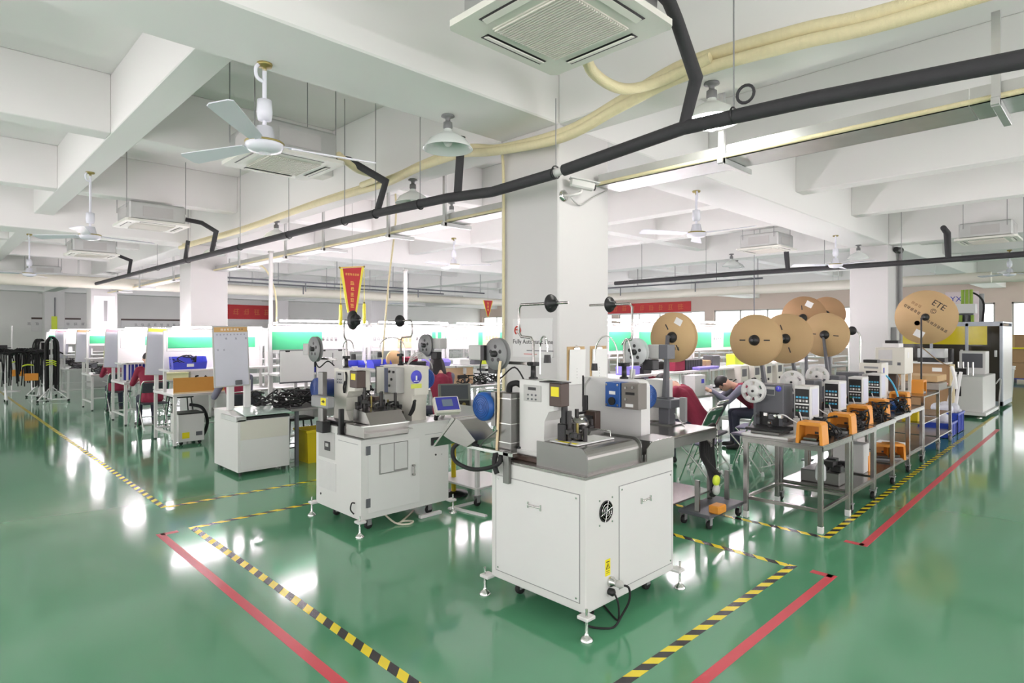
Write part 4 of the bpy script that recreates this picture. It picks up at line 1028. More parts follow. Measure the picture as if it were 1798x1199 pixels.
# two taller stainless carts
def cart(label, loc, L, Wd, H):
    t = thing('steel_cart', label, 'cart', loc, group='stainless carts at the end of the row')
    bx(t, 'top_shelf', STEEL, 0, 0, H - .02, L, Wd, H, .002); bx(t, 'lower_shelf', STEEL, .0, .0, .16, L, Wd, .18, .002); bx(t, 'middle_shelf', STEEL, .02, .02, .46, L - .02, Wd - .02, .472)
    for x in (.02, L - .02):
        for y in (.02, Wd - .02): bx(t, 'leg', STEEL, x - .018, y - .018, .11, x + .018, y + .018, H - .02); caster(t, x, y, .045, mat('grey wheel', (126, 122, 118), .5), h=.115)
    return t
cart('tall stainless cart carrying the white press and an orange pedal', (9.55, 1.92, 0), .95, .62, .84)
cart('second tall stainless cart behind the first, loaded with trays', (10.62, 1.95, 0), .9, .62, .86)
pedal((10.1, 2.02, .84), R(90), 'orange foot pedal lying on the tall stainless cart')
t = thing('bench_press', 'large cream press with window and square display on the tall steel cart', 'machine', (9.62, 2.16, .84), group='white bench presses')
bx(t, 'frame_leg', CREAM, 0, .0, 0, .04, .04, .28, .003); bx(t, 'frame_leg', CREAM, 0, .30, 0, .04, .34, .28, .003); bx(t, 'frame_leg', CREAM, .36, .0, 0, .4, .04, .28, .003); bx(t, 'base', CREAM, 0, 0, 0, .40, .34, .03, .003)
b = bx(t, 'body', CREAM, -.02, -.01, .28, .42, .35, .64, .006); bx(b, 'window', PAPERG, -.023, .14, .48, -.02, .31, .61); bx(b, 'display', MGREY, -.023, .14, .40, -.02, .30, .46); bx(b, 'knob_plate', DGREY, -.023, .04, .40, -.02, .08, .44)
bx(b, 'side_display', WHITE2, .12, -.012, .50, .20, -.01, .58); bx(t, 'top_box', WHITE2, .06, .08, .64, .30, .28, .70, .005); bx(t, 'top_cap', BLACK, .1, .1, .70, .26, .26, .74, .004)
bx(t, 'tool', BROWN, .10, .12, .03, .20, .22, .28, .004); tb(t, 'air_tube', LGREY, [(.05, .1, .28), (.03, .06, .2), (.06, .08, .1), (.12, .1, .05)], .006, 4)
for i, (x, y, z, mt, lab) in enumerate([(10.7, 2.05, .86, mat('grey tray', (150, 146, 138), .6), 'grey metal tray on the second tall cart'), (10.95, 2.1, .96, KRAFT, 'flat kraft carton lying on the grey tray of the second cart')]):
    o = tag(MB().box(-.2 - .1 * i, -.12, 0, .35, .35, .09, .006).build('tray' if i == 0 else 'flat_carton', mt, None, (x, y, z)), lab, 'tray' if i == 0 else 'carton')
o = tag(MB().box(0, 0, 0, .26, .2, .13, .01).build('yellow_tray', YELB, None, (9.72, 2.02, .472)), 'yellow plastic tray on the middle shelf of the first tall cart', 'tray')
for i, (x, y) in enumerate([(7.2, 2.1), (7.95, 2.05), (8.1, 1.95)]):
    pedal((x, y - .05, .212), R(20 * i), ['orange foot pedal stored under the third steel table', 'left of two orange pedals stored under the fourth steel table', 'right of two orange pedals stored under the fourth steel table'][i])
for i, (x, y, w, d, h, mt, l) in enumerate([(6.3, 1.95, .4, .36, .12, STEELD, 'grey metal drawer box under the second steel table'), (6.36, 1.98, .22, .2, .12, BLACK, 'heap of black tool parts on the metal drawer box'), (7.05, 1.95, .2, .3, .3, WHITE, 'white controller box under the third steel table'), (7.9, 2.25, .3, .2, .22, WHITE, 'white box at the back under the fourth steel table'), (8.7, 1.98, .4, .35, .06, PAPER, 'white tray under the fifth steel table')]):
    z = .212 if i != 1 else .332
    q = MB().box(0, 0, 0, w, d, h, .008)
    if i == 1:
        q = MB(); rnd = random.Random(4)
        for k in range(14):
            a, b, c = rnd.uniform(0, w), rnd.uniform(0, d), rnd.uniform(0, .06); s = rnd.uniform(.02, .05); q.box(a - s, b - s, max(0, c - s * .3), a + s, b + s, c + s, .006)
    tag(q.build('storage_box' if i != 1 else 'tool_heap', mt, None, (x, y, z)), l, 'box' if i != 1 else 'tools', kind=None if i != 1 else 'stuff')
t = thing('spray_bottle', 'white spray bottle with yellow cap hanging under the nearest steel table', 'bottle', (5.80, 1.95, .36))
la(t, 'bottle', CLEAR, [(.04, 0), (.045, .02), (.042, .12), (.018, .16), (.018, .18)], n=16); la(t, 'cap', YELB, [(.02, .18), (.022, .185), (.02, .21), (.012, .215)], n=12); bx(t, 'trigger', YELB, -.05, -.008, .20, .02, .008, .225, .003); cy(t, 'hanging_cord', LGREY, (0, 0, .22), (0, 0, .37), .002, n=5)

# reels of terminals on grey posts
def card_reel(label, c, r, prints=None, slots=True, w=.05, m=KRAFT, rot=0.0):
    t = thing('cardboard_reel', label, 'reel', c, 0, 'cardboard terminal reels')
    for s_, nm in ((-1, 'flange'), (1, 'flange')):
        la(t, nm, m, [(.001, s_ * w / 2 - .002), (r, s_ * w / 2 - .002), (r, s_ * w / 2 + .002), (.001, s_ * w / 2 + .002)], (0, 0, 0), 'X', 48)
    la(t, 'wound_terminals', KRAFTD, [(r * .75, -w / 2 + .003), (r * .75, w / 2 - .003)], (0, 0, 0), 'X', 32)
    h = la(t, 'hub', BLACK, [(.012, -w / 2 - .05), (.03, -w / 2 - .045), (.052, -w / 2 - .02), (.055, -w / 2 - .003)], (0, 0, 0), 'X', 20)
    cy(h, 'hub_nut', DGREY, (-w / 2 - .065, 0, 0), (-w / 2 - .045, 0, 0), .012, n=10)
    x = -w / 2 - .0026
    if slots:
        mb = MB()
        for s_ in (-1, 1):
            mb.M = Matrix.Rotation(rot, 4, 'X') @ Matrix.Translation((x, s_ * r * .48, 0)); mb.box(-.0006, -.03, -.006, .0006, .03, .006)
        mb.build('slot', INK, t)
    if prints == 'ETE':
        for s__, sz, py, pz, mm in (('ETE', r * .30, -.42, .42, INK), ('©', r * .26, -.24, .2, INK)):
            o = text(t, 'print', s__, mm, sz, (x - .0006, py * r, pz * r), (R(90), R(30), R(-90)), .0005)
            o.rotation_euler = (Matrix.Rotation(R(-90), 3, 'Z') @ Matrix.Rotation(R(90), 3, 'X') @ Matrix.Rotation(R(-35), 3, 'Z')).to_euler()
        for py, pz, n_, sd in ((.42, .30, 5, 1), (-.36, -.34, 6, 2), (.28, .48, 3, 3)):
            M = Matrix.Translation((x, py * r, pz * r)) @ Matrix.Rotation(R(-90), 4, 'Z') @ Matrix.Rotation(R(90), 4, 'X') @ Matrix.Rotation(R(-35), 4, 'Z')
            glyphs(t, 'print', INK if sd < 3 else KRAFTD, n_, r * .12, .004, M, seed=sd)
        la(t, 'round_print', INK, [(r * .05, 0), (r * .09, 0)], (x - .0004, .26 * r, -.22 * r), 'X', 20)
    if prints:
        M = Matrix.Translation((x, (.2 if prints == 'ETE' else -.28) * r, (-.62 if prints == 'ETE' else .62) * r)) @ Matrix.Rotation(R(28), 4, 'X')
        mb = MB(); mb.M = M; mb.box(-.0006, -r * .16, -r * .13, .0003, r * .16, r * .13); mb.build('paper_label', PAPER, t)
    if prints == 'mark':
        glyphs(t, 'print', INK, 2, .03, .006, MXM(x, -.2 * r, -.45 * r), seed=9)
    return t
def reel_post(label, base, top, m=DGREY, front=True):
    t = thing('reel_stand', label, 'stand', base, group='grey reel posts')
    hgt = top[2] - base[2]
    mb = MB(); a, b = .035, .016
    x1, y1 = top[0] - base[0], top[1] - base[1]
    mb._add([(-a, -a * .6, 0), (a, -a * .6, 0), (a, a * .6, 0), (-a, a * .6, 0), (x1 - b, y1 - b * .7, hgt), (x1 + b, y1 - b * .7, hgt), (x1 + b, y1 + b * .7, hgt), (x1 - b, y1 + b * .7, hgt)], [(3, 2, 1, 0), (4, 5, 6, 7), (0, 1, 5, 4), (1, 2, 6, 5), (2, 3, 7, 6), (3, 0, 4, 7)])
    mb.build('post', m, t); bx(t, 'foot_plate', m, -.06, -.06, 0, .06, .06, .012, .002)
    return t
card_reel('kraft cardboard reel with a white label, leftmost, behind the near machine', (5.30, 3.14, 1.64), .245, 'mark', rot=R(60))
reel_post('dark grey tapered post in front of the leftmost cardboard reel', (5.17, 3.15, 1.05), (5.19, 3.14, 1.66))
card_reel('plain kraft cardboard reel facing the camera with two slots, above the first steel table', (6.02, 2.64, 1.61), .258)
reel_post('grey post under the reel above the first steel table', (6.10, 2.52, .74), (6.10, 2.64, 1.58))
card_reel('kraft reel tucked right behind the plain one with two slots', (6.85, 2.66, 1.62), .275, rot=R(70))
reel_post('grey post under the reel above the second steel table', (6.93, 2.50, .74), (6.93, 2.66, 1.58))
card_reel('kraft reel at the right of the group with a pale cut-out', (7.95, 2.62, 1.66), .27, rot=R(5))
reel_post('grey post beside the right reel of the group', (7.84, 2.50, .74), (7.90, 2.63, 1.68))
card_reel('raised brown reel with a paper label at the back of the group', (8.35, 3.02, 1.88), .285, 'mark', rot=R(85), m=KRAFTD)
reel_post('tall grey post under the raised brown reel', (8.43, 3.0, 0), (8.43, 3.02, 1.84))
card_reel('darker brown reel peeking out behind the raised brown reel', (9.3, 3.05, 1.95), .25, m=KRAFTD, slots=False)
reel_post('tall grey post behind the raised brown reel', (9.38, 3.0, 0), (9.38, 3.05, 1.9))
card_reel('large printed cardboard reel reading ETE near the tall glass cabinet', (10.75, 2.14, 1.92), .40, 'ETE', slots=False)
t = thing('reel_stand', 'thin dark rod carrying the large printed reel', 'stand', (10.62, 2.17, .86))
cy(t, 'rod', BLACK, (0, 0, 0), (0, 0, 1.05), .012); bx(t, 'foot_plate', BLACK, -.06, -.05, 0, .06, .05, .012)
tb(t, 'guide_wire', mat('bronze strip', (140, 116, 84), .4, .5), [(0, 0, .62), (.05, -.2, .42), (.06, -.36, .33)], .007, 3); tb(t, 'paper_tape', PAPER, [(.06, -.36, .34), (.02, -.40, .2), (.0, -.42, .02)], .022, 3)
# white spools with holes on the table units
def white_spool(label, c, r=.11):
    t = thing('plastic_spool', label, 'spool', c, group='white plastic spools')
    mb = MB()
    for s_ in (-.02, .02): mb.lathe([(r * .82, s_ - .002), (r, s_ - .002), (r, s_ + .002), (r * .82, s_ + .002), (r * .82, s_ - .002)], (0, 0, 0), 'X', 32, caps=False).lathe([(.012, s_ - .002), (r * .52, s_ - .002), (r * .52, s_ + .002), (.012, s_ + .002)], (0, 0, 0), 'X', 24, caps=False)
    mb.lathe([(r * .3, -.02), (r * .3, .02)], (0, 0, 0), 'X', 24, caps=False)
    for k in range(6):
        for s_ in (-.02, .02):
            a = k * math.pi / 3; w_ = R(15)
            mb.prism([(q * math.cos(e), q * math.sin(e)) for q, e in ((r * .52, a - w_), (r * .82, a - w_), (r * .82, a), (r * .82, a + w_), (r * .52, a + w_), (r * .52, a))], s_ - .0019, s_ + .0019, 'X')
    mb.build('wheel', WHITE2, t); la(t, 'axle', BLACK, [(.012, -.03), (.012, .03)], axis='X', n=10)
    bx(t, 'bracket', DGREY, .024, -.012, -.42 if c[2] > 1.2 else -(c[2] - .745), .034, .012, .02)
    return t
white_spool('white spoked plastic spool standing left of the sticker-covered crimping unit', (5.60, 2.475, 1.14), .112)
white_spool('white plastic spool peeking over the sticker-covered crimping unit', (6.38, 2.48 - .06, 1.18), .12)
white_spool('white plastic spool peeking over the second crimping unit', (7.15, 2.48 - .04, 1.2), .12)
t = thing('terminal_feeder', 'dark grey feeder head holding the leftmost cardboard reel post on the side table', 'machine', (5.12, 3.02, .80))
bx(t, 'stand', DGREY, 0, .06, 0, .12, .18, .25, .008); bx(t, 'head', DGREY, -.08, .0, .17, .2, .24, .25, .006); bx(t, 'guide_plate', MGREY, -.02, -.12, .05, .02, -.06, .28, .003); bx(t, 'base', STEELD, -.06, .0, 0, .2, .24, .012)
bx(t, 'side_column', WHITE, .12, .2, .012, .3, .4, .42, .004); tb(t, 'lever', LGREY, [(.0, .0, .12), (-.05, -.1, .05), (-.06, -.14, .012)], .006)
# goose-neck microphones like twin lamps near the second column
for i, (x, y, h) in enumerate([(10.1, 3.0, 1.70), (10.6, 2.98, 1.72)]):
    t = thing('inspection_lamp', ['left twin inspection lamp with round black head before the second column', 'right twin inspection lamp with bent neck before the second column'][i], 'lamp', (x, y, 0), group='twin inspection lamps')
    tb(t, 'neck', CHROME, [(0, 0, .02), (0, 0, 1.2), (0, .0, h - .1), (-.02 * (i + 1) if i == 0 else -.02, .0 + .06 * i, h), (-.06, .06 * i + .02, h + .01)], .012, 4)
    la(t, 'head', BLACK, [(.001, -.03), (.06, -.03), (.07, 0), (.05, .03), (.001, .035)], (-.06, .06 * i + .04, h), 'X', 20); la(t, 'base', BLACK, [(.1, 0), (.1, .02), (.02, .03)], n=18)

# crates, card sheets and machines at the far right
def crate(label, loc, w, d, h, m=BIN):
    t = thing('crate', label, 'crate', loc, group='blue crates on the floor')
    MB().box(0, 0, 0, w, d, .012).box(0, 0, 0, w, .012, h).box(0, d - .012, 0, w, d, h).box(0, 0, 0, .012, d, h).box(w - .012, 0, 0, w, d, h).build('shell', m, t)
    MB().box(-.012, -.012, h - .03, w + .012, .0, h).box(-.012, d, h - .03, w + .012, d + .012, h).box(-.012, 0, h - .03, 0, d, h).box(w, 0, h - .03, w + .012, d, h).build('rim', m, t)
    for k in range(4): bx(t, 'rib', m, .06 + k * (w - .15) / 3, -.01, .02, .075 + k * (w - .15) / 3, 0, h - .04)
    return t
BINB = mat('cobalt crate', (36, 66, 170), .4, var=.06)
crate('blue plastic crate on the floor at the end of the tape line', (11.7, 2.02, 0), .6, .42, .24, BINB)
crate('second blue crate just behind the first at the end of the tape line', (12.4, 2.02, 0), .55, .42, .34, BINB)
for i, (x, y, z) in enumerate([(12.0, 2.25, .20), (12.68, 2.25, .30)]):
    mb = MB(); rnd = random.Random(i)
    for k in range(9): mb.ball((rnd.uniform(-.2, .2), rnd.uniform(-.12, .12), rnd.uniform(.02, .12)), rnd.uniform(.08, .14), rnd.uniform(.07, .12), rnd.uniform(.07, .12), 10, 6)
    tag(mb.build('plastic_bag', BAG, None, (x, y, z)), ['crumpled clear plastic bag heaped in the first blue crate', 'crumpled clear plastic bag heaped in the second blue crate'][i], 'bag')
t = thing('cardboard_sheet', 'large brown cardboard sheet standing upright behind the blue crates', 'cardboard', (13.3, 2.25, 0))
bx(t, 'sheet', KRAFTD, 0, 0, 0, .012, .95, 1.12); bx(t, 'edge_strip', mat('pale board edge', (222, 208, 168), .7), -.03, -.04, 0, .02, .03, 1.12); bx(t, 'paper_note', PAPER, -.002, .15, .98, 0, .3, 1.05)
bx(t, 'rear_sheet', KRAFTD, .03, .05, 0, .042, 1.0, 1.05); bx(t, 'top_shelf', WHITE2, -.05, .05, 1.12, .35, .95, 1.15)
t = thing('acrylic_box', 'clear box of black tools on top of the upright cardboard sheet', 'box', (13.25, 2.35, 1.15))
bx(t, 'base', BLACK, 0, 0, 0, .3, .42, .08, .006); bx(t, 'cover', CLEAR, 0, 0, .08, .3, .42, .25, .006)
for k in range(3): cy(t, 'bobbin', (PAPER, BLUED, PAPER)[k], (.1 + .03 * k, .08 + .12 * k, .09), (.1 + .03 * k, .08 + .12 * k, .2), .03)
t = thing('folded_chair', 'folded white frame leaning on the cardboard sheet', 'frame', (12.9, 2.15, 0))
MB().tube([(0, 0, .25), (.1, -.05, .8), (.16, -.07, 1.0)], .025, 8).build('side_tube', WHITE2, t); MB().tube([(.06, .2, .0), (.1, .1, .5), (.16, .0, 1.0)], .02, 8).build('side_tube', WHITE2, t); MB().tube([(.0, .0, .02), (0, 0, .27)], .02, 8).build('foot_tube', WHITE2, t); bx(t, 'pad', PINKP, .02, .1, .78, .06, .45, .80)
t = thing('floor_machine', 'white floor machine with black slot standing before the tall glass cabinet', 'machine', (14.9, 2.02, 0))
bx(t, 'base_frame', WHITE, -.05, -.05, .06, 1.65, 1.05, .12, .004); bx(t, 'cabinet', WHITE, 0, 0, .12, 1.55, 1.0, .82, .008); bx(t, 'slot', BLACK, -.004, .35, .42, 0, .65, .62); bx(t, 'front_display', BLACK, -.10, .25, .86, .05, .75, .98, .006); bx(t, 'display_neck', BLACK, -.02, .47, .82, .02, .53, .86)
bx(t, 'upper_frame', WHITE, 1.05, .1, .82, 1.5, .55, 1.30, .01); bx(t, 'tool_bay', DGREY, 1.045, .15, .95, 1.05, .5, 1.25); bx(t, 'tower', BLACK, .3, .55, .82, .5, .8, 1.36, .008)
for k in range(4): cy(t, 'guide_pin', CHROME, (.25, .2 + .08 * k, .82), (.25, .2 + .08 * k, 1.1), .015)
tb(t, 'side_cable', LGREY, [(1.5, -.01, .6), (1.6, -.08, .7), (1.58, -.06, .3), (1.6, -.05, .02)], .012, 4)
for x in (.1, 1.45):
    for y in (.08, .9): la(t, 'levelling_foot', CHROME, [(.05, 0), (.05, .015), (.02, .03), (.02, .07)], (x, y, 0), n=12)
t = thing('machine_enclosure', 'tall aluminium-framed machine enclosure with yellow and dark glass doors', 'machine', (17.2, 1.98, 0))
H_ = 1.91
bx(t, 'plinth', ALU, 0, 0, .06, 1.5, 2.75, .16)
for y in (0, .62, 1.30, 2.0, 2.70): bx(t, 'frame_post', ALU, -.02, y, .06, .06, y + .06, H_, .004)
bx(t, 'frame_post', ALU, 1.44, 0, .06, 1.5, .06, H_, .004); bx(t, 'frame_rail', ALU, -.02, 0, H_ - .07, .06, 2.76, H_); bx(t, 'frame_rail', ALU, -.02, 0, .06, .06, 2.76, .16); bx(t, 'roof', ALU, -.02, 0, H_, 1.5, 2.76, H_ + .03)
for k, y in enumerate((.06, .68, 1.36, 2.06)):
    d = bx(t, 'door_pane', GLASSD, .0, y, .16, .012, y + (.56, .62, .64, .64)[k], H_ - .07)
    if k < 3: bx(d, 'inner_yellow_panel', GLASSY, -.004, y + (.22 if k == 0 else 0), 1.42, .0, y + (.56, .62, .64)[k], H_ - .07)
    bx(d, 'handle', WHITE2, -.03, y + .04, 1.15, -.01, y + .09, 1.30, .004)
bx(t, 'side_panel', WHITE, .06, .0, .16, 1.44, .012, H_ - .07); bx(t, 'rear_panel', MGREY, 1.44, .06, .16, 1.46, 2.7, H_ - .05)
pl = thing('valve_manifold', 'green and black valve manifold with white box on top of the glass enclosure', 'manifold', (17.4, 2.5, H_ + .03))
bx(pl, 'white_box', WHITE2, -.05, .0, .2, .25, .42, .42, .005); bx(pl, 'bracket', DGREY, .05, .05, 0, .15, .40, .2)
for k in range(6): cy(pl, 'green_valve', (PLANT, DGREY)[k % 2], (-.05, .05 + .11 * k, 0), (-.05, .05 + .11 * k, .16), .035)
for k in range(3): cy(pl, 'green_tube', PLANT, (.0, .08 + .08 * k, .42), (.0, .08 + .08 * k, .75), .035)
tb(pl, 'black_hose', RUBBER, [(.05, .1, .7), (.05, -.05, .6), (.05, -.15, .4), (.05, -.12, .0)], .02, 4); cy(pl, 'grey_post', MGREY, (.1, -.1, 0), (.1, -.1, .65), .05)
# cartons on a blue pallet
t = thing('pallet', 'blue plastic pallet under the stacked cartons at the right edge', 'pallet', (26.6, 2.3, 0))
for y in (0, .52, 1.04): bx(t, 'runner', BINB, 0, y, 0, 1.2, y + .12, .12)
for k in range(6): bx(t, 'deck_board', BINB, k * .21, 0, .12, k * .21 + .15, 1.16, .15)
for i, (x, y, z, w, d, h, l) in enumerate([(26.65, 2.35, .15, .55, 1.05, .52, 'bottom left brown carton on the blue pallet'), (26.65, 2.35, .68, .55, 1.05, .52, 'middle brown carton on the blue pallet'), (26.65, 2.4, 1.21, .5, .8, .42, 'top brown carton on the blue pallet'), (27.25, 2.35, .15, .5, 1.05, .9, 'tall rear carton on the blue pallet')]):
    c = thing('carton', l, 'carton', (x, y, z), group='cartons on the pallet')
    bx(c, 'box', KRAFTD, 0, 0, 0, w, d, h, .006); bx(c, 'tape', KRAFT, -.002, d * .45, 0, 0, d * .55, h); bx(c, 'shipping_label', PAPER, -.003, d * .65, h * .5, 0, d * .9, h * .8)
t = thing('barrier_tape', 'yellow barrier strap stretched around the cartons', 'strap', (26.6, 2.3, 1.15)); bx(t, 'strap', YEL, -.0, .0, 0, .004, 1.2, .05)
t = thing('white_bin', 'tall white tapered bin beside the glass enclosure', 'bin', (18.85, 2.2, 0))
la(t, 'body', WHITE2, [(.16, 0), (.2, .02), (.25, .85), (.27, .86), (.27, .89), (.24, .89)], n=24); la(t, 'rim_band', LGREY, [(.262, .80), (.268, .82), (.262, .84)], n=24)

# ------------------------------------------------------------------ assembly benches
def bench(label, x, y, L=1.5, Dp=.8, greens=((.05, .6),), posters=(), shelf=True, brd=.45, lamp=True, boards=((0, 1),), grp='white assembly benches', zt=1.80, back=False):
    t = thing('assembly_bench', label, 'workbench', (x, y, 0), group=grp)
    bx(t, 'tabletop', WHITE2, 0, 0, .74, L, Dp, .78, .004); bx(t, 'front_edge', LGREY, 0, -.004, .745, L, 0, .775)
    for px in (.03, L - .03):
        for py in (.03, Dp - .03):
            bx(t, 'leg', WHITE, px - .022, py - .022, .02, px + .022, py + .022, .74); cy(t, 'foot', BLACK, (px, py, 0), (px, py, .02), .018, n=8)
    for px in (.03, L - .03): bx(t, 'side_rail', WHITE, px - .015, .05, .16, px + .015, Dp - .05, .19)
    bx(t, 'rear_rail', WHITE, .05, Dp - .045, .16, L - .05, Dp - .015, .19)
    for px in (.02, L - .02): bx(t, 'upright', WHITE2, px - .02, brd - .02, .78, px + .02, brd + .02, zt)
    if shelf:
        bx(t, 'shelf', WHITE2, 0, brd - .30, 1.10, L, brd + .02, 1.13, .003)
        bx(t, 'rear_shelf', WHITE2, 0, brd + .02, 1.10, L, brd + .25, 1.125, .003)
    for a, b in boards:
        bd = bx(t, 'display_board', WHITE2, a * L + .045, brd - .012, 1.40, b * L - .045, brd + .012, zt - .02, .003)
        for g0, g1 in greens: bx(bd, 'green_panel', GREENP, g0 * L, brd - .016, 1.45, g1 * L, brd - .012, zt - .10)
        for k, (p0, p1, z0, z1, mm) in enumerate(posters): 
            q = bx(bd, 'poster', mm, p0 * L, brd - .018, z0, p1 * L, brd - .0125, z1)
            glyphs(bd, 'poster_print', ORINK if mm is PEACH else INK, 4, (z1 - z0) * .22, .01, MYM((p0 + p1) / 2 * L, brd - .0185, (z0 + z1) / 2), seed=k + int(x * 10))
    if back: bx(t, 'back_panel', WHITE2, .04, brd - .008, 1.13, L - .04, brd + .008, 1.40)
    if lamp:
        h = bx(t, 'lamp_housing', WHITE2, .05, brd - .02, zt - .01, L - .05, brd + .02, zt + .012, .004)
        cy(h, 'lamp_tube', TUBE, (.08, brd - .19, zt + .05), (L - .08, brd - .19, zt + .05), .013, n=8)
        for px in (.06, L - .06): bx(t, 'lamp_bracket', WHITE2, px - .012, brd - .20, zt + .012, px + .012, brd + .012, zt + .038)
    return t
PO = lambda a, b, z0=1.46, z1=1.72, m=PAPER: (a, b, z0, z1, m)
# line right of the thick column
L0y = 4.35; ord_ = ['first', 'second', 'third', 'fourth', 'fifth', 'sixth', 'seventh']
g0 = [((.02, .32), (.62, .95)), ((.05, .45), (.72, .95)), ((.05, .40), (.68, .90)), ((.1, .5),), ((.05, .6),)]
for k in range(5):
    bench('%s bench from the thick column in the line behind the cardboard reels' % ord_[k], 5.55 + 1.55 * k, L0y, greens=g0[k], posters=(PO(.46, .6),))
# first long line left of the thick column
g1 = [((.0, .52),), ((.82, .87), (.9, .95)), ((.48, .55), (.84, .95)), ((.6, .68), (.8, .95)), ((.3, .8),), ((.3, .8),)]
po1 = [(PO(.58, .62),), (PO(.05, .24), PO(.36, .54, 1.44, 1.70, PEACH), PO(.62, .74)), (PO(.14, .3), PO(.56, .83, 1.43, 1.76, PEACH)), (PO(.3, .5),), (), ()]
for k in range(6):
    bench('%s bench in the long line behind the left crimping machine' % ord_[k], 3.45 + 1.55 * k, 7.85, greens=g1[k], posters=po1[k])
# lines behind, seen end-on at the left
for r in range(5):
    y = 9.83 + 2.95 * r
    for k in range(4 if r == 0 else 2):
        nm = ['second', 'third', 'fourth', 'fifth', 'sixth'][r]
        bench('%s bench from the aisle in the %s line of benches from the front' % (['end', 'next', 'third', 'fourth'][k], nm), 2.68 + 1.55 * k, y, Dp=1.06, greens=((.04, .92),) if r in (0, 2, 4) and k == 0 else ((.3, .7),) , brd=.50, zt=1.72, lamp=True, back=(k == 0 and r < 2))

def far_bench(tube=TUBEF):
    t = thing('assembly_bench', 'x', 'workbench', (0, 0, 0), group='far assembly benches')
    bx(t, 'tabletop', WHITE2, 0, 0, .74, 2.4, .9, .78)
    for px in (.03, 2.37):
        for py in (.03, .87): bx(t, 'leg', WHITE, px - .022, py - .022, 0, px + .022, py + .022, .74)
        bx(t, 'upright', WHITE2, px - .02, .43, .78, px + .02, .47, 1.74)
    bd = bx(t, 'display_board', WHITE2, .05, .44, 1.38, 2.35, .46, 1.72); bx(bd, 'green_panel', GREENP, .3, .436, 1.43, 1.6, .44, 1.66); bx(t, 'shelf', WHITE2, 0, .2, 1.1, 2.4, .46, 1.125)
    h = bx(t, 'lamp_housing', WHITE2, .05, .42, 1.74, 2.35, .48, 1.76); cy(h, 'lamp_tube', tube, (.1, .45, 1.785), (2.3, .45, 1.785), .014, n=8)
    for px in (.1, 2.3): bx(t, 'lamp_bracket', WHITE2, px - .012, .44, 1.75, px + .012, .46, 1.80)
    return t
fb = far_bench(); first = True
FARL = [(10.6, [9.2, 12.4, 16.2, 20.4, 24.6], 'first'), (13.8, [6.4, 9.6, 17.0, 21.5, 25.6], 'second'), (17.3, [6.4, 11.0, 16.0, 21.0, 26.0], 'third'), (21.2, [6.4, 11, 16, 21, 26], 'fourth'), (25.5, [6.4, 11, 16, 21, 26], 'fifth'), (29.0, [6.4, 12, 18, 24], 'sixth'), (5.6, [16.5, 20.5, 24.5], 'right-hand'), (8.0, [15.6, 20, 24.5], 'second right-hand')]
for y, xs_, nm in FARL:
    for k, x in enumerate(xs_):
        l = '%s white bench from the left in the %s far line behind the display boards' % (['first', 'second', 'third', 'fourth', 'fifth'][k], nm)
        if first: fb.location = (x, y, 0); fb['label'] = l; first = False
        else: dup(fb, (x, y, 0), label=l)
# unseen benches added across the aisle and behind the camera to light the ceiling
fill_bench = far_bench(TUBE); fill_bench.location = (-3.6, 1.4, 0); fill_bench['group'] = 'unseen benches added for their light'; fill_bench['label'] = 'unseen bench added across the aisle, its tube lighting the near ceiling'
for x, y in [(-6.2, 1.4), (-3.6, 3.6), (-6.2, 3.6), (-3.6, 5.8), (-6.2, 5.8), (-3.6, 8.0), (-6.2, 8.0), (-3.6, 10.4), (-3.6, 13.4), (-3.6, -2.2), (-1.0, -2.2), (1.6, -2.2), (4.2, -2.2), (6.8, -2.2), (9.4, -2.2), (12.0, -2.2)]:
    dup(fill_bench, (x, y, 0), label='unseen bench added to light the near ceiling, %s row %s' % ('behind the camera' if y < 0 else 'left of the camera', {-6.2: 'outer', -3.6: 'inner'}.get(x, 'rear')))

# things on the shelves and tops
def binbox(label, loc, w=.3, d=.2, h=.14, m=BIN, rz=0, grp='blue bins on the shelves'):
    t = thing('parts_bin', label, 'bin', loc, rz, grp)
    mb = MB()
    mb._add([(-w / 2, -d / 2, 0), (w / 2, -d / 2, 0), (w / 2, d / 2, 0), (-w / 2, d / 2, 0), (-w / 2 - .01, -d / 2 - .02, h * .55), (w / 2 + .01, -d / 2 - .02, h * .55), (w / 2 + .01, d / 2, h), (-w / 2 - .01, d / 2, h), (-w / 2 - .01, -d / 2 + .04, h), (w / 2 + .01, -d / 2 + .04, h)],
            [(3, 2, 1, 0), (0, 1, 5, 4), (1, 2, 6, 9, 5), (2, 3, 7, 6), (3, 0, 4, 8, 7)]); mb.build('shell', m, t)
    bx(t, 'label_card', PAPER, -.05, -d / 2 - .016, h * .2, .05, -d / 2 - .010, h * .45)
    return t
def heap(name, label, loc, lx, ly, h, m=RUBBER, n=40, r=.008, seed=1):
    rnd = random.Random(seed); mb = MB()
    for k in range(n):
        a = Vector((rnd.uniform(0, lx), rnd.uniform(0, ly), rnd.uniform(.2 * h, h * (1 - .3 * abs(2 * (k / n) - 1)))))
        pts = [a]
        for j in range(4): pts.append(pts[-1] + Vector((rnd.uniform(-.16, .2), rnd.uniform(-.1, .1), rnd.uniform(-h * .6, h * .5))))
        pts = [Vector((min(max(q.x, 0), lx), min(max(q.y, 0), ly), min(max(q.z, r), h))) for q in pts]
        mb.tube(pts, r, 5, 3)
    return tag(mb.build(name, m, None, loc), label, 'cables', kind='stuff')
S1 = 1.13; yS = 7.85 + .45
rnd = random.Random(11)
binbox('blue parts bin left of the pennant, on the shelf behind the left crimping machine', (4.62, yS - .15, S1), .34)
binbox('wide lilac parts bin under the peach poster behind the left machine', (6.2, yS - .16, S1), .42, .22, .12, LILAC)
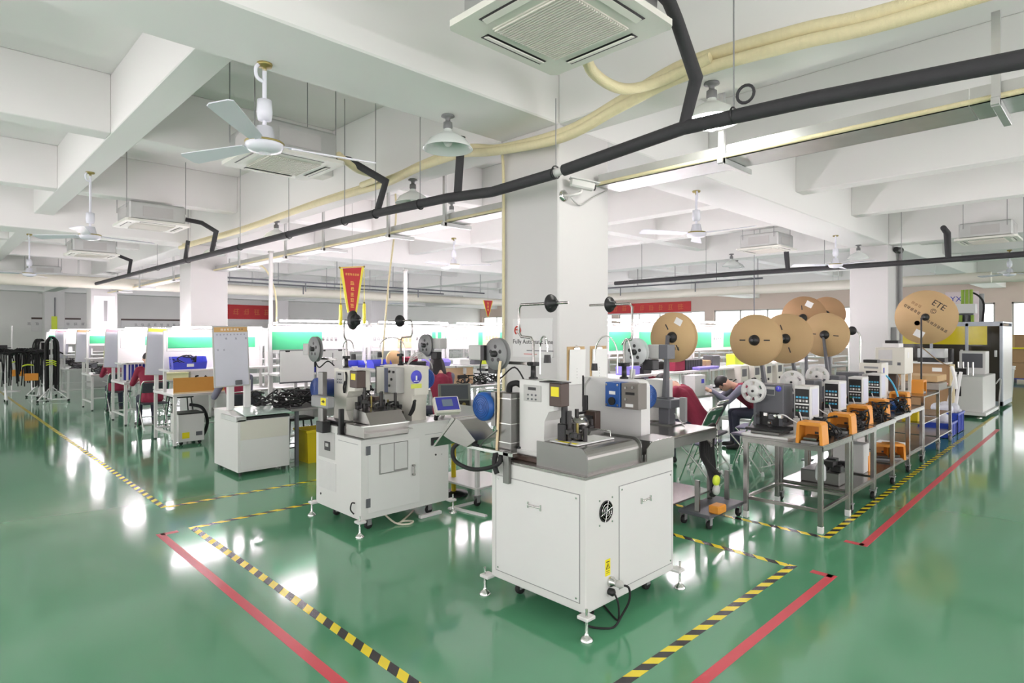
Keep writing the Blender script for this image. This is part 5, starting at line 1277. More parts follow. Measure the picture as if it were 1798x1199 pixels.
binbox('small blue bin at the left end of the shelf behind the left machine', (4.1, yS - .16, S1), .28)
binbox('blue bin beside the white power pole on the shelf', (5.1, yS - .16, S1), .3)
for i, (x, w, h, mm, l) in enumerate([(5.75, .36, .10, BLACK, 'black tool case on the shelf right of the white power pole'), (5.62, .3, .07, VEST, 'folded burgundy cloth on the shelf right of the white power pole'), (6.75, .24, .11, PAPER, 'white carton on the shelf above the woman with long hair'), (7.2, .22, .1, LIME, 'lime green pouch on the shelf near the thick column'), (7.05, .18, .14, DGREY, 'dark grey device on the shelf near the thick column'), (3.75, .3, .12, DGREY, 'dark grey parts tray on the shelf above the spool of the left machine'), (4.0, .22, .16, BLACK, 'black parts carton on the shelf above the spool of the left machine')]):
    z = S1 + (.10 if i == 1 else 0)
    mb = MB().box(-w / 2, -.10, 0, w / 2, .10, h, .012).box(-w / 2 - .006, -.106, h * .72, w / 2 + .006, .106, h * .8)
    tag(mb.build('shelf_item', mm, None, (x, yS - .16, z)), l, 'box')
o = la(None, 'kraft_spool', KRAFT, [(.001, -.02), (.14, -.02), (.14, .02), (.001, .02)], (0, 0, 0), 'Y', 28); o.location = (5.35, yS - .2, S1 + .14); tag(o, 'round kraft spool leaning on the shelf left of the white power pole', 'spool')
for k in range(5):
    t = thing('white_rack', ['first', 'second', 'third', 'fourth', 'fifth'][k] + ' slim white upright rack from the left on the bench behind the spool', 'rack', (3.80 + .16 * k, 8.26, .78), group='slim white racks')
    bx(t, 'post', WHITE2, 0, 0, 0, .04, .03, .31); bx(t, 'hook_bar', CHROME, .01, -.12, .26, .02, 0, .27); bx(t, 'foot', WHITE2, -.01, -.04, 0, .05, .06, .01)
heap('cable_heap', 'tangle of dark wires on the bench behind the spool', (3.65, 7.93, .78), 1.0, .28, .12, n=26, seed=3)
heap('cable_heap', 'dark wire bundle on the bench behind the woman with long hair', (6.5, 8.0, .78), 1.1, .4, .16, n=40, seed=4)
t = thing('cardboard_sheet', 'peach cardboard panel standing on the bench beside the woman with long hair', 'panel', (6.45, 8.2, .78)); bx(t, 'panel', PEACH, 0, 0, 0, .62, .015, .30); bx(t, 'edge', KRAFTD, -.008, -.004, 0, 0, .019, .30)
t = thing('microscope', 'dark inspection scope on a stand before the peach panel', 'microscope', (6.75, 8.05, .78)); bx(t, 'base', WHITE2, -.08, -.08, 0, .08, .08, .03, .004); cy(t, 'stand_post', DGREY, (0, 0, .03), (0, 0, .28), .018); bx(t, 'head', BLACK, -.14, -.03, .12, .03, .03, .18, .005); cy(t, 'eyepiece', WHITE2, (0, -.0, .2), (0, -.0, .30), .03)
# papers hung on the first bench board
for i, x in enumerate((3.72, 4.24)):
    t = thing('hanging_board', ['left white notice sheet hung below the green panel', 'right white notice sheet hung below the green panel'][i], 'notice', (x, 8.0, 1.02), group='white notice sheets')
    bx(t, 'sheet', PAPER, -.24, -.012, 0, .24, 0, .42); bx(t, 'backing', DGREY, -.245, 0, -.02, .25, .006, .43)
    for q in (-.14, .12): bx(t, 'clip', BLACK, q - .03, -.02, .405, q + .03, .0, .43, .003)
    if i: bx(t, 'pen_cord', INK, .0, -.014, .2, .008, -.0125, .38)
# drawer unit under the first bench
t = thing('drawer_unit', 'grey drawer unit under the bench behind the spool', 'drawer', (3.95, 8.0, .5)); bx(t, 'case', LGREY, 0, 0, 0, .9, .5, .235, .004); d = bx(t, 'drawer', mat('lilac grey drawer', (176, 178, 196), .5), .45, -.012, .03, .88, 0, .21, .003); bx(d, 'handle', STEELD, .6, -.03, .11, .74, -.012, .125)

# line right of the column: shelf loads
yS = L0y + .45
for i, (x, w, h, mm, l) in enumerate([(8.35, .5, .16, BLACK, 'row of black binders on the shelf above the man in the burgundy vest'), (8.8, .16, .13, KRAFT, 'small kraft carton on the shelf above the man in the burgundy vest'), (8.6, .62, .045, LILAC, 'lilac tray along the shelf edge above the man in the burgundy vest'), (7.95, .28, .24, VEST, 'burgundy box on the shelf right of the leftmost cardboard reel'), (9.05, .26, .2, DGREY, 'dark case at the right end of the shelf above the man'), (6.75, .34, .12, LILAC, 'lilac box on the shelf right of the thick column'), (7.1, .2, .2, BLACK, 'black box on the shelf behind the clear spool'), (9.9, .4, .2, LIME, 'lime green crate on the shelf behind the raised reels'), (10.9, .4, .25, GREEND, 'green crate on the shelf before the second column')]):
    z = S1; yy = yS - .24 if i == 2 else yS - .12
    mb = MB().box(-w / 2, -.08, 0, w / 2, .08, h, .01)
    if i == 0:
        for k in range(7): mb.box(-w / 2 + k * w / 7 + .004, -.085, .01, -w / 2 + (k + 1) * w / 7 - .004, -.08, h - .012)
    else: mb.box(-w / 2 - .005, -.085, h * .7, w / 2 + .005, .085, h * .8)
    tag(mb.build('shelf_item', mm, None, (x, yy, z)), l, 'box')
t = thing('work_box', 'white box with violet print on the bench before the man in the burgundy vest', 'box', (8.05, 4.42, .78)); bx(t, 'body', WHITE2, -.18, -.1, 0, .12, .12, .3, .006); bx(t, 'print', VIOLET, .0, -.102, .18, .08, -.1, .24)
heap('cable_heap', 'dark wire heap on the bench behind the first steel table', (9.3, 4.4, .78), 1.2, .4, .15, n=36, seed=6)
heap('cable_heap', 'dark wire heap on the bench behind the leftmost reel', (6.4, 4.4, .78), .8, .4, .14, n=24, seed=7)
for k in range(4):
    t = thing('test_device', ['first', 'second', 'third', 'fourth'][k] + ' cream test device from the left in the line behind the raised reels', 'device', (9.45 + .55 * k, 4.38 + .03 * k, .78), group='cream test devices')
    bx(t, 'case', CREAM, 0, 0, 0, .26, .24, .38, .006); bx(t, 'screen', DGREY, .04, -.004, .2, .2, 0, .32); cy(t, 'knob', BLACK, (.08, 0, .1), (.08, -.015, .1), .02); bx(t, 'feet', BLACK, .02, .02, -.0, .24, .22, .004)

# ------------------------------------------------------------------ end cabinet, whiteboard, heaps at the left
t = thing('conveyor_cabinet', 'white conveyor end cabinet with a sloping side left of the second machine', 'cabinet', (2.67, 7.29, 0))
m = MB(); m.prism([(0, .05), (0, .66), (.30, .74), (.78, .74), (.78, .05)], 0, .62, 'X'); m.build('body', WHITE, t)
bx(t, 'front_panel', WHITE2, .03, -.004, .08, .60, 0, .42, .001); bx(t, 'front_panel', CREAM, .03, -.004, .425, .60, 0, .645, .001)
bx(t, 'belt_slot', BLACK, .10, -.006, .655, .62, .1, .685)
m = MB(); m.M = Matrix.Translation((.08, -.02, .70)) @ Matrix.Rotation(R(6), 4, 'X'); m.box(0, 0, 0, .56, .5, .014, .003); m.build('glass_tray', mat('green tinted glass', (186, 206, 196), .1, var=.03), t)
m = MB().box(-.02, .0, .64, .10, .5, .70, .004); m.build('rail', GALV, t)
for x in (.05, .57):
    for y in (.06, .7): cy(t, 'foot', BLACK, (x, y, 0), (x, y, .05), .02, n=10)
t2 = thing('whiteboard', 'tall whiteboard with a tan header strip standing on the conveyor cabinet', 'whiteboard', (2.72, 7.72, .74))
for x in (.02, .22): bx(t2, 'post', WHITE2, x - .035, -.03, 0, x + .035, .04, .36, .004)
M = Matrix.Translation((.02, -.06, .29)) @ Matrix.Rotation(R(-3), 4, 'X') @ Matrix.Rotation(R(-1), 4, 'Y')
m = MB(); m.M = M; m.box(-.21, -.012, 0, .21, .012, .74, .004); f = m.build('frame', LGREY, t2)
m = MB(); m.M = M; m.box(-.195, -.015, .015, .195, -.012, .725); m.build('writing_surface', WBOARD, f)
m = MB(); m.M = M; m.box(-.195, -.017, .665, .195, -.0155, .725); h = m.build('header_strip', mat('tan header', (206, 164, 104), .6), f)
glyphs(h, 'header_print', PAPER, 6, .03, .008, M @ MYM(-.01, -.0175, .695), seed=3); glyphs(h, 'header_print', INK, 2, .02, .01, M @ MYM(.12, -.0175, .697), seed=4)
glyphs(f, 'handwriting', mat('faded ink', (120, 118, 140), .7, var=0), 9, .02, .02, M @ MYM(0, -.0158, .635), seed=6); glyphs(f, 'handwriting', mat('faded ink', (120, 118, 140), .7, var=0), 3, .026, .09, M @ MYM(.06, -.0158, .585), seed=8); glyphs(f, 'handwriting', mat('faded ink', (120, 118, 140), .7, var=0), 2, .022, .05, M @ MYM(-.12, -.0158, .45), seed=9)
m = MB(); m.M = M; m.box(.03, -.04, .02, .11, -.0155, .075, .006); m.build('eraser', DGREY, f)
heap('cable_heap', 'long heap of shiny black cable harness beside the conveyor cabinet', (3.02, 7.36, .745), 1.5, .42, .20, n=110, r=.010, seed=2)
t = thing('conveyor_table', 'low grey steel conveyor trough carrying the black cable heap', 'conveyor', (3.32, 7.32, 0))
bx(t, 'trough', STEELD, 0, 0, .70, 1.35, .5, .735, .004); bx(t, 'end_plate', MGREY, 1.2, -.05, .62, 1.36, .02, .92, .004)
for x in (.1, 1.25):
    for y in (.05, .45): bx(t, 'leg', DGREY, x - .02, y - .02, 0, x + .02, y + .02, .70)
def stool(label, loc, h=.52, m=BLACK):
    t = thing('stool', label, 'stool', loc, group='black stools')
    bx(t, 'seat', m, -.19, -.16, h - .035, .19, .16, h, .012)
    for sx in (-1, 1):
        for sy in (-1, 1): cy(t, 'leg', m, (sx * .15, sy * .12, h - .035), (sx * .2, sy * .17, 0), .012, n=8)
    for sy in (-1, 1): cy(t, 'stretcher', m, (-.185, sy * .152, .13), (.185, sy * .152, .13), .009, n=8)
    return t
stool('black stool between the cable heap and the yellow bin', (3.76, 8.1, 0))
stool('black stool under the bench of the second line', (3.6, 9.55, 0))
stool('black stool between the bench ends of the third line', (3.5, 12.4, 0))
t = thing('yellow_bin', 'yellow plastic bin on the floor left of the second machine', 'bin', (3.60, 7.42, 0))
m = MB(); m._add([(0, 0, 0), (.34, 0, 0), (.34, .30, 0), (0, .30, 0), (-.03, -.03, .42), (.37, -.03, .42), (.37, .33, .42), (-.03, .33, .42)], [(3, 2, 1, 0), (0, 1, 5, 4), (1, 2, 6, 5), (2, 3, 7, 6), (3, 0, 4, 7)]); m.build('shell', YELB, t)
MB().box(-.045, -.045, .40, .385, -.03, .43).box(-.045, .33, .40, .385, .345, .43).box(-.045, -.03, .40, -.03, .33, .43).box(.37, -.03, .40, .385, .33, .43).build('rim', YELB, t)

# second-line end bench furniture
y1 = 9.83
t = thing('tan_panel', 'orange-brown panel standing on the end bench left of the whiteboard', 'panel', (2.70, y1 + .06, .78)); bx(t, 'panel', TAN, 0, 0, 0, .82, .012, .235); bx(t, 'lip', mat('pale wood edge', (206, 190, 150), .6), 0, -.006, 0, .82, 0, .02)
t = thing('control_cabinet', 'white control cabinet with a yellow sticker under the end bench', 'cabinet', (2.78, y1 + .1, 0)); bx(t, 'case', WHITE, 0, 0, .05, .36, .4, .46, .005); bx(t, 'top', BLACK, -.004, -.004, .46, .364, .404, .475); bx(t, 'yellow_sticker', YEL, .05, -.002, .1, .15, 0, .19); bx(t, 'socket', DGREY, .24, -.006, .13, .33, 0, .19, .002)
for x in (.05, .31):
    for y in (.06, .34): la(t, 'wheel', RUBBER, [(.001, -.012), (.025, -.012), (.025, .012), (.001, .012)], (x, y, .025), 'Y', 12)
tb(t, 'hose', RUBBER, [(.3, .5, .55), (.45, .4, .5), (.5, .3, .3), (.42, .2, .12), (.36, .2, .1)], .025, 5)
binbox('big violet-blue bin with a white label on the end bench of the second line', (2.98, y1 + .34, 1.13), .46, .2, .19, BIN)
heap('cable_heap', 'coil of dark hose on the end bench behind the orange-brown panel', (2.8, y1 + .12, .78), .75, .3, .24, n=14, r=.014, seed=12)
heap('cable_heap', 'black wires spilling over the bin of the end bench', (2.75, y1 + .36, 1.13), .35, .08, .24, n=8, seed=13)
y2 = y1 + 2.95
t = thing('wire_cage', 'white barred cage on the end bench of the third line', 'cage', (2.74, y2 + .1, .78))
MB().box(0, 0, 0, .5, .4, .02).box(0, 0, .34, .5, .4, .36).box(0, 0, 0, .03, .03, .36).box(.47, 0, 0, .5, .03, .36).box(0, .37, 0, .03, .4, .36).box(.47, .37, 0, .5, .4, .36).build('frame', WHITE2, t); bx(t, 'rear_sheet', BLUED, .03, .36, .02, .47, .37, .34)
for k in range(7): cy(t, 'bar', WHITE2, (.07 + .06 * k, .01, .02), (.07 + .06 * k, .01, .34), .007, n=6)
t = thing('lime_box', 'pale lime box beside the barred cage', 'box', (3.36, y2 + .08, .78)); bx(t, 'box', mat('pale lime', (222, 226, 176), .6), 0, 0, 0, .42, .3, .12, .005); bx(t, 'lid', mat('pale lime', (222, 226, 176), .6), -.006, -.006, .12, .426, .306, .14, .004)
for i, r in enumerate((1, 2, 3, 4)):
    y = y1 + 2.95 * (r - 1) + .95
    t = thing('whiteboard', ['grey whiteboard on a post at the aisle end of the second line', 'grey whiteboard on a post at the aisle end of the third line', 'small grey whiteboard at the aisle end of the fourth line', 'tiny grey whiteboard at the aisle end of the fifth line'][i], 'whiteboard', (2.60, y, .78), group='grey whiteboards at the bench ends')
    bx(t, 'post', WHITE2, .08, .0, .0, .13, .05, .32); bx(t, 'base', WHITE2, .08, -.06, 0, .2, .08, .012, .003)
    M = Matrix.Translation((.08, -.03, .24)) @ Matrix.Rotation(R(3), 4, 'Y')
    m = MB(); m.M = M; m.box(-.15, -.012, 0, .15, .012, .74, .004); m.build('frame', LGREY, t)
    m = MB(); m.M = M; m.box(-.14, -.015, .01, .14, -.012, .73); m.build('writing_surface', WBOARD, t)
    m = MB(); m.M = M; m.box(-.14, -.017, .68, .14, -.0152, .73); m.build('header_strip', (LIME, PINKP, KRAFT, PINKP)[i], t)
for r in (2, 3, 4):
    y = y1 + 2.95 * r
    t = thing('storage_crate', ['', '', 'dark grey crate on the end bench of the fourth line', 'dark grey crate on the end bench of the fifth line', 'dark grey crate on the end bench of the sixth line'][r], 'crate', (2.85, y + .15, .78))
    bx(t, 'crate', DGREY, 0, 0, 0, .5, .4, .12, .01); bx(t, 'papers', LIME if r == 2 else PAPER, .15, .3, .12, .45, .32, .5)
    heap('cable_heap', 'black wires piled on the end bench of the %s line' % ['', '', 'fourth', 'fifth', 'sixth'][r], (2.75, y + .05, .78), .6, .3, .16, n=22, seed=30 + r)

# cable racks by the aisle, far left
def rack(label, loc, h=1.5, rz=0, seed=1, n=10):
    t = thing('cable_rack', label, 'rack', loc, rz, 'white cable racks along the aisle')
    cy(t, 'post', WHITE2, (0, 0, .12), (0, 0, h), .022, n=10); cy(t, 'post_foot', WHITE2, (0, 0, .03), (0, 0, .12), .022, n=10)
    for a in (R(-25), R(95), R(215)):
        c = math.cos(a); s = math.sin(a)
        cy(t, 'stay', WHITE2, (0, 0, .38), (c * .36, s * .36, .05), .016, n=8); la(t, 'caster', RUBBER, [(.001, -.012), (.028, -.012), (.028, .012), (.001, .012)], (c * .36, s * .36, .028), 'Y', 12)
        cy(t, 'base_tube', WHITE2, (0, 0, .05), (c * .36, s * .36, .05), .014, n=8)
    rnd = random.Random(seed); mb = MB()
    for k in range(n):
        w = rnd.uniform(.05, .13); y = rnd.uniform(-.09, .09); z0 = rnd.uniform(.25, .6)
        mb.tube([(-w, y, z0), (-w * 1.1, y, h - .2), (-w * .6, y, h + .02), (0, y, h + .07), (w * .6, y, h + .02), (w * 1.1, y, h - .2), (w, y, z0)], .018, 6, 3)
    mb.build('cable_hank', RUBBER, t, kind='stuff')
    for k in range(3): tb(t, 'yellow_tie', LIME, [(-.12, -.1, .9 + .06 * k), (0, -.13, .93 + .04 * k), (.08, -.1, .88 + .05 * k)], .012, 3)
    cy(t, 'top_arm', WHITE2, (0, -.15, h), (0, .15, h), .016, n=8)
    return t
rack('white tripod rack hung with a tall hank of black cable by the aisle', (2.36, 18.6, 0), 1.52, seed=1, n=14)
rack('white tripod rack with black cable, second along the aisle', (2.30, 20.0, 0), 1.45, R(40), 2)
def rail_rack(label, loc, L, seed):
    t = thing('cable_rail', label, 'rack', loc, 0, 'rails of hanging black harnesses')
    for x in (0, L):
        cy(t, 'post', GALV, (x, 0, .06), (x, 0, 1.2), .025, n=8); cy(t, 'stay', GALV, (x, 0, .4), (x, -.3, .06), .016, n=8); cy(t, 'stay', GALV, (x, 0, .4), (x, .3, .06), .016, n=8); cy(t, 'foot_tube', GALV, (x, -.32, .05), (x, .32, .05), .018, n=8)
        for s in (-1, 1): la(t, 'caster', RUBBER, [(.001, -.012), (.03, -.012), (.03, .012), (.001, .012)], (x, s * .32, .03), 'X', 12)
    cy(t, 'rail', GALV, (0, 0, 1.18), (L, 0, 1.18), .02, n=8)
    rnd = random.Random(seed); mb = MB()
    for k in range(26):
        x = rnd.uniform(-.25, L + .1); z = rnd.uniform(.35, .95)
        mb.tube([(x, -.06, z), (x + rnd.uniform(-.04, .04), -.06, 1.1), (x, 0, 1.21 + rnd.uniform(0, .06)), (x, .06, 1.1), (x + rnd.uniform(-.05, .05), .06, z * rnd.uniform(.8, 1.2))], rnd.uniform(.009, .016), 5, 3)
    for k in range(30):
        x = rnd.uniform(-.35, L); mb.tube([(x, rnd.uniform(-.2, .2), 1.17), (x + .2, rnd.uniform(-.2, .2), 1.2 + rnd.uniform(0, .06)), (x + .4, rnd.uniform(-.2, .2), 1.15)], .02, 5, 3)
    mb.build('harness_bundle', RUBBER, t, kind='stuff')
    tb(t, 'yellow_tie', LIME, [(.3, -.1, .86), (.4, -.12, .9), (.52, -.1, .88)], .018, 3); bx(t, 'orange_tag', PEDAL, .35, -.12, .5, .62, -.1, .68)
    return t
rail_rack('rail of hanging black cable harnesses nearest the aisle at the far left', (1.55, 19.3, 0), .75, 3)
rail_rack('rail of hanging black cable harnesses behind, at the left edge', (1.5, 21.5, 0), .8, 4)
t = thing('sensor_post', 'thin post with a small black monitor at the left edge', 'post', (1.95, 22.6, 0)); cy(t, 'post', WHITE2, (0, 0, .03), (0, 0, 1.9), .02); la(t, 'base', WHITE2, [(.2, 0), (.2, .02), (.03, .035)], n=18); bx(t, 'monitor', BLACK, -.32, -.05, 1.18, -.1, 0, 1.34, .006); cy(t, 'monitor_arm', DGREY, (-.15, 0, 1.26), (0, 0, 1.26), .012)

# ------------------------------------------------------------------ banners and pennants
t = thing('pennant', 'red pennant with gold lettering and yellow fringe hung above the left machine', 'pennant', (4.57, 8.02, 2.0))
poly = [(-.155, .62), (.155, .66), (.05, 0), (-.05, 0)]
MB().prism(poly, -.004, .004, 'Y').build('cloth', RED, t)
MB().prism([(-.155, .62), (-.195, .615), (-.075, -.02), (-.05, 0)], -.005, .005, 'Y').prism([(.155, .66), (.195, .665), (.075, -.02), (.05, 0)], -.005, .005, 'Y').build('fringe', FRINGE, t)
glyphs(t, 'lettering', GOLD, 6, .036, .002, MYM(0, -.0045, .545), seed=21); glyphs(t, 'lettering', GOLD, 5, .066, .016, MYM(0, -.0045, .25), seed=22, vertical=True)
cy(t, 'rod', GOLD, (-.2, 0, .63), (.2, 0, .675), .008, n=8)
for x, z in ((-.2, .63), (.2, .675)): m = MB(); m.ball((x, 0, z), .016, n=10, m=6); m.build('finial', BRASS, t)
for x, z in ((-.185, .1), (.2, .13)):
    c = cy(t, 'tassel_cord', FRINGE, (x, 0, .64), (x, 0, z), .004, n=6); la(c, 'tassel', FRINGE, [(.012, z), (.022, z - .02), (.026, z - .3), (.001, z - .31)], (x, 0, 0), n=10); la(c, 'tassel_knot', BRASS, [(.001, z + .02), (.015, z + .01), (.015, z - .01), (.001, z - .02)], (x, 0, 0), n=10)
cy(t, 'hanging_string', LGREY, (0, 0, .655), (0, 0, 1.69), .003, n=5)
t = thing('pennant', 'small far red pennant just left of the thick column', 'pennant', (13.95, 15.4, 2.25)); MB().prism([(-.2, .55), (.2, .55), (.02, 0), (-.02, 0)], -.004, .004, 'Y').build('cloth', RED, t); MB().prism([(-.2, .55), (-.23, .55), (-.03, -.02), (-.02, 0)], -.005, .005, 'Y').prism([(.2, .55), (.23, .55), (.03, -.02), (.02, 0)], -.005, .005, 'Y').build('fringe', FRINGE, t); glyphs(t, 'lettering', GOLD, 3, .09, .02, MYM(0, -.0045, .34), seed=5, vertical=True); cy(t, 'hanging_string', LGREY, (0, 0, .55), (0, 0, 1.19), .004, n=5)
t = thing('red_banner', 'wide red banner on the far wall between two left columns', 'banner', (11.3, Y1 - .002, 2.45)); bx(t, 'cloth', RED, 0, -.03, 0, 3.9, -.004, .78); bx(t, 'white_hem', WHITE2, -.08, -.02, -.12, 4.0, 0, -.0); bx(t, 'white_hem', WHITE2, -.08, -.02, .78, 4.0, 0, .84); glyphs(t, 'lettering', mat('dull gold', (206, 110, 66), .6), 6, .36, .2, MYM(1.9, -.034, .4), seed=6)
t = thing('red_banner', 'long red banner with gold lettering on the window wall right of the column', 'banner', (X1 - .004, 16.7, 2.92)); bx(t, 'cloth', RED, -.03, 0, -.06, -.004, 6.2, .50); bx(t, 'white_hem', WHITE2, -.02, -.05, -.15, 0, 6.25, -.06); glyphs(t, 'lettering', mat('dull gold', (206, 110, 66), .6), 9, .34, .28, MXM(-.034, 3.1, .22), seed=7)
for i, (x, w, l) in enumerate([(7.0, 3.2, 'dark rule sign with small print on the far wall behind the second left column'), (3.6, 1.8, 'short dark rule sign with small print on the far wall at the left'), (18.0, 7.0, 'long dark rule sign on the far wall left of the thick column')]):
    t = thing('wall_sign', l, 'sign', (x, Y1, 1.75)); bx(t, 'board', WHITE2, 0, -.03, 0, w, -.004, .55); bx(t, 'dark_rule', BROWN if i < 2 else DGREY, 0, -.036, .55, w, -.004, .63); glyphs(t, 'print', MGREY, 8, .14, .14, MYM(w / 2, -.034, .35), seed=40 + i)
t = thing('wall_poster', 'pale pink poster with blue lettering on the window wall behind the glass enclosure', 'poster', (X1, 4.75, 2.1)); bx(t, 'sheet', mat('pale pink poster', (226, 210, 214), .7), -.03, -.55, 0, -.004, .55, 1.25); text(t, 'lettering', 'YX 6S', BLUED, .3, (-.032, .0, .95), ROT_MX, .001); glyphs(t, 'print', MGREY, 6, .08, .05, MXM(-.034, 0, .65), seed=50)
for i, (x, y) in enumerate([(3.84, 22.52), (3.84, 12.94)]):
    if i == 0:
        t = thing('column_notice', 'lime-edged notice on the third left column', 'notice', (x + .35, y, 1.45)); bx(t, 'sheet', PAPER, -.28, -.012, 0, .28, -.001, 1.4); bx(t, 'lime_edge', LIME, -.29, -.014, .0, .29, -.012, .1); bx(t, 'grey_print', MGREY, -.02, -.014, .6, .08, -.012, 1.25)
t = thing('column_notice', 'lime pennant tag on the farthest left column', 'notice', (4.19, 32.1, 1.9)); bx(t, 'tag', LIME, -.12, -.02, -.4, .08, -.004, .5); cy(t, 'cord', DGREY, (0, -.01, .5), (0, -.01, 1.3), .02, n=6)

# ------------------------------------------------------------------ green folding chairs
def chair():
    t = thing('folding_chair', 'x', 'chair', group='green folding chairs')
    # faces +Y, origin at floor centre
    for s in (-1, 1):
        x = s * .21
        tb(t, 'back_leg_tube', CHROME, [(x, .18, .0), (x, .02, .42), (x, -.16, .80)], .011, n=8)
        tb(t, 'front_leg_tube', CHROME, [(x * .92, -.22, .0), (x * .92, .0, .26), (x * .92, .2, .45)], .011, n=8)
        for y, xx in ((.18, x), (-.22, x * .92)): la(t, 'foot_cap', WHITE2, [(.02, 0), (.018, .02), (.012, .05)], (xx, y, 0), n=10)
    tb(t, 'top_tube', CHROME, [(-.21, -.16, .80), (-.20, -.175, .83), (-.16, -.18, .845), (.16, -.18, .845), (.20, -.175, .83), (.21, -.16, .80)], .011, 3)
    m = MB(); m.M = Matrix.Translation((0, -.135, .74)) @ Matrix.Rotation(R(25), 4, 'X'); m.box(-.2, -.012, -.11, .2, .012, .09, .008); b = m.build('backrest', GREENC, t)
    m = MB(); m.M = Matrix.Translation((0, -.135, .74)) @ Matrix.Rotation(R(25), 4, 'X'); m.box(-.04, -.0135, -.03, .04, -.012, .03); m.build('white_tag', PAPER, b)
    m = MB().box(-.2, -.18, .435, .2, .2, .465, .012); m.build('seat', SEATG, t)
    cy(t, 'stretcher', CHROME, (-.195, -.16, .08), (.195, -.16, .08), .008, n=8); cy(t, 'stretcher', CHROME, (-.21, .10, .2), (.21, .10, .2), .008, n=8)
    return t
ch = chair(); ch.location = (6.36, 3.42, 0); ch.rotation_euler = (0, 0, R(8)); ch['label'] = 'green folding chair half hidden beside the black cable roll'
for x, y, a, l in [(7.30, 3.22, -6, 'empty green folding chair with a white tag, left of the first steel table'), (7.85, 3.45, 10, 'green folding chair behind the white spoked spool'), (6.15, 6.85, -12, 'green folding chair behind the blue motor of the near machine'), (8.95, 3.62, 25, 'green folding chair under the man in the burgundy vest')]:
    dup(ch, (x, y, 0), R(a), l)
dk = chair(); dk.location = (5.62, 7.1, 0); dk['label'] = 'dark chair under the woman with long hair'; dk['group'] = 'dark chairs'
for c in dk.children:
    if c.name.startswith(('seat', 'backrest')): c.data = c.data.copy(); c.data.materials[0] = mat('dark seat', (62, 62, 70), .6)
for x, y, a, l in [(3.36, 9.0, 0, 'dark chair under the worker hidden behind the whiteboard'), (7.0, 3.66, 10, 'dark chair under the bent worker behind the near machine'), (2.98, 12.1, 0, 'dark chair at the end of the third line'), (3.05, 15.0, 0, 'dark chair at the end of the fourth line'), (5.1, 9.22, 180, 'dark chair under the worker in white')]:
    dup(dk, (x, y, 0), R(a), l)

# black cable roll and low trolley between the near machine and the chairs
t = thing('cable_roll', 'slanting black corrugated cable bundle with wire loops behind the near machine', 'cable', (4.95, 2.5, 0))
mb = MB(); 
for k in range(6): mb.tube([(-.1 + .02 * k, .0, .30 + .03 * k), (.15, .12 + .02 * k, .45 + .02 * k), (.42, .28 + .015 * k, .62 + .02 * k), (.62, .36, .72 + .012 * k)], .028, 7, 3)
mb.build('cable_bundle', RUBBER, t, kind='stuff')
for k in range(9):
    f = k / 8; c = Vector((-.05 + .62 * f, .02 + .33 * f, .40 + .36 * f))
    tb(t, 'wire_loop', CHROME, [c + Vector((.035 * math.cos(a) * .6, -.05 + .01 * math.cos(a), .035 * math.sin(a))) for a in [2 * math.pi * j / 10 for j in range(10)]], .005, n=5, closed=True)
for z in (.44, .36): la(t, 'lime_pulley', LIME if z > .4 else LGREY, [(.012, -.02), (.04, -.02), (.045, -.005), (.04, .01), (.012, .01)], (-.14, -.05, z), 'Y', 14)
bx(t, 'carrier_plate', DGREY, -.15, .0, .10, .5, .3, .13, .004); bx(t, 'orange_block', PEDAL, -.08, -.05, .13, .06, .05, .2, .01)
for x in (-.1, .45):
    for y in (.03, .27): caster(t, x, y, .035, h=.10)
for x in (-.1, .45): bx(t, 'carrier_post', STEELD, x - .012, .12, .13, x + .012, .16, .40)
# white trolley between the two machines
t = thing('trolley', 'white trolley with a grey tray between the two crimping machines', 'trolley', (3.86, 4.42, 0))
bx(t, 'top_tray', WHITE2, 0, 0, .80, .55, .75, .82, .003); bx(t, 'lower_shelf', WHITE2, 0, 0, .16, .55, .75, .18, .003)
for x in (.03, .52):
    for y in (.03, .72): bx(t, 'post', WHITE2, x - .018, y - .018, .10, x + .018, y + .018, .80); caster(t, x, y, .035, h=.105)
m = MB(); m._add([(.05, .05, .82), (.5, .05, .82), (.5, .45, .82), (.05, .45, .82), (.0, .0, .97), (.55, .0, .97), (.55, .5, .97), (.0, .5, .97)], [(3, 2, 1, 0), (0, 1, 5, 4), (1, 2, 6, 5), (2, 3, 7, 6), (3, 0, 4, 7)]); m.build('hopper', WHITE2, t)
t = thing('operator_panel', 'tilted grey operator panel with dark screen on a yellow post beside the second machine', 'control panel', (4.0, 4.95, 0))
cy(t, 'post', YELB, (0, 0, .03), (0, 0, .95), .025); la(t, 'base', BLACK, [(.15, 0), (.15, .02), (.04, .035)], n=18)
M = Matrix.Translation((0, -.02, 1.02)) @ Matrix.Rotation(R(-35), 4, 'Z') @ Matrix.Rotation(R(55), 4, 'X')
m = MB(); m.M = M; m.box(-.17, -.16, -.06, .17, .16, 0, .008); c = m.build('console', mat('olive grey console', (120, 124, 118), .45), t)
m = MB(); m.M = M; m.box(-.14, -.03, 0, .14, .135, .004); m.build('screen', mat('dark grey screen', (86, 92, 98), .12), c)
m = MB(); m.M = M; m.box(-.15, -.15, 0, .15, -.05, .003); m.build('button_field', BLACK, c)
for x, mm in ((-.1, REDP), (0, BRASS), (.09, BRASS)): m = MB(); m.M = M; m.cyl((x, -.1, 0), (x, -.1, .02), .018); m.build('button', mm, c)

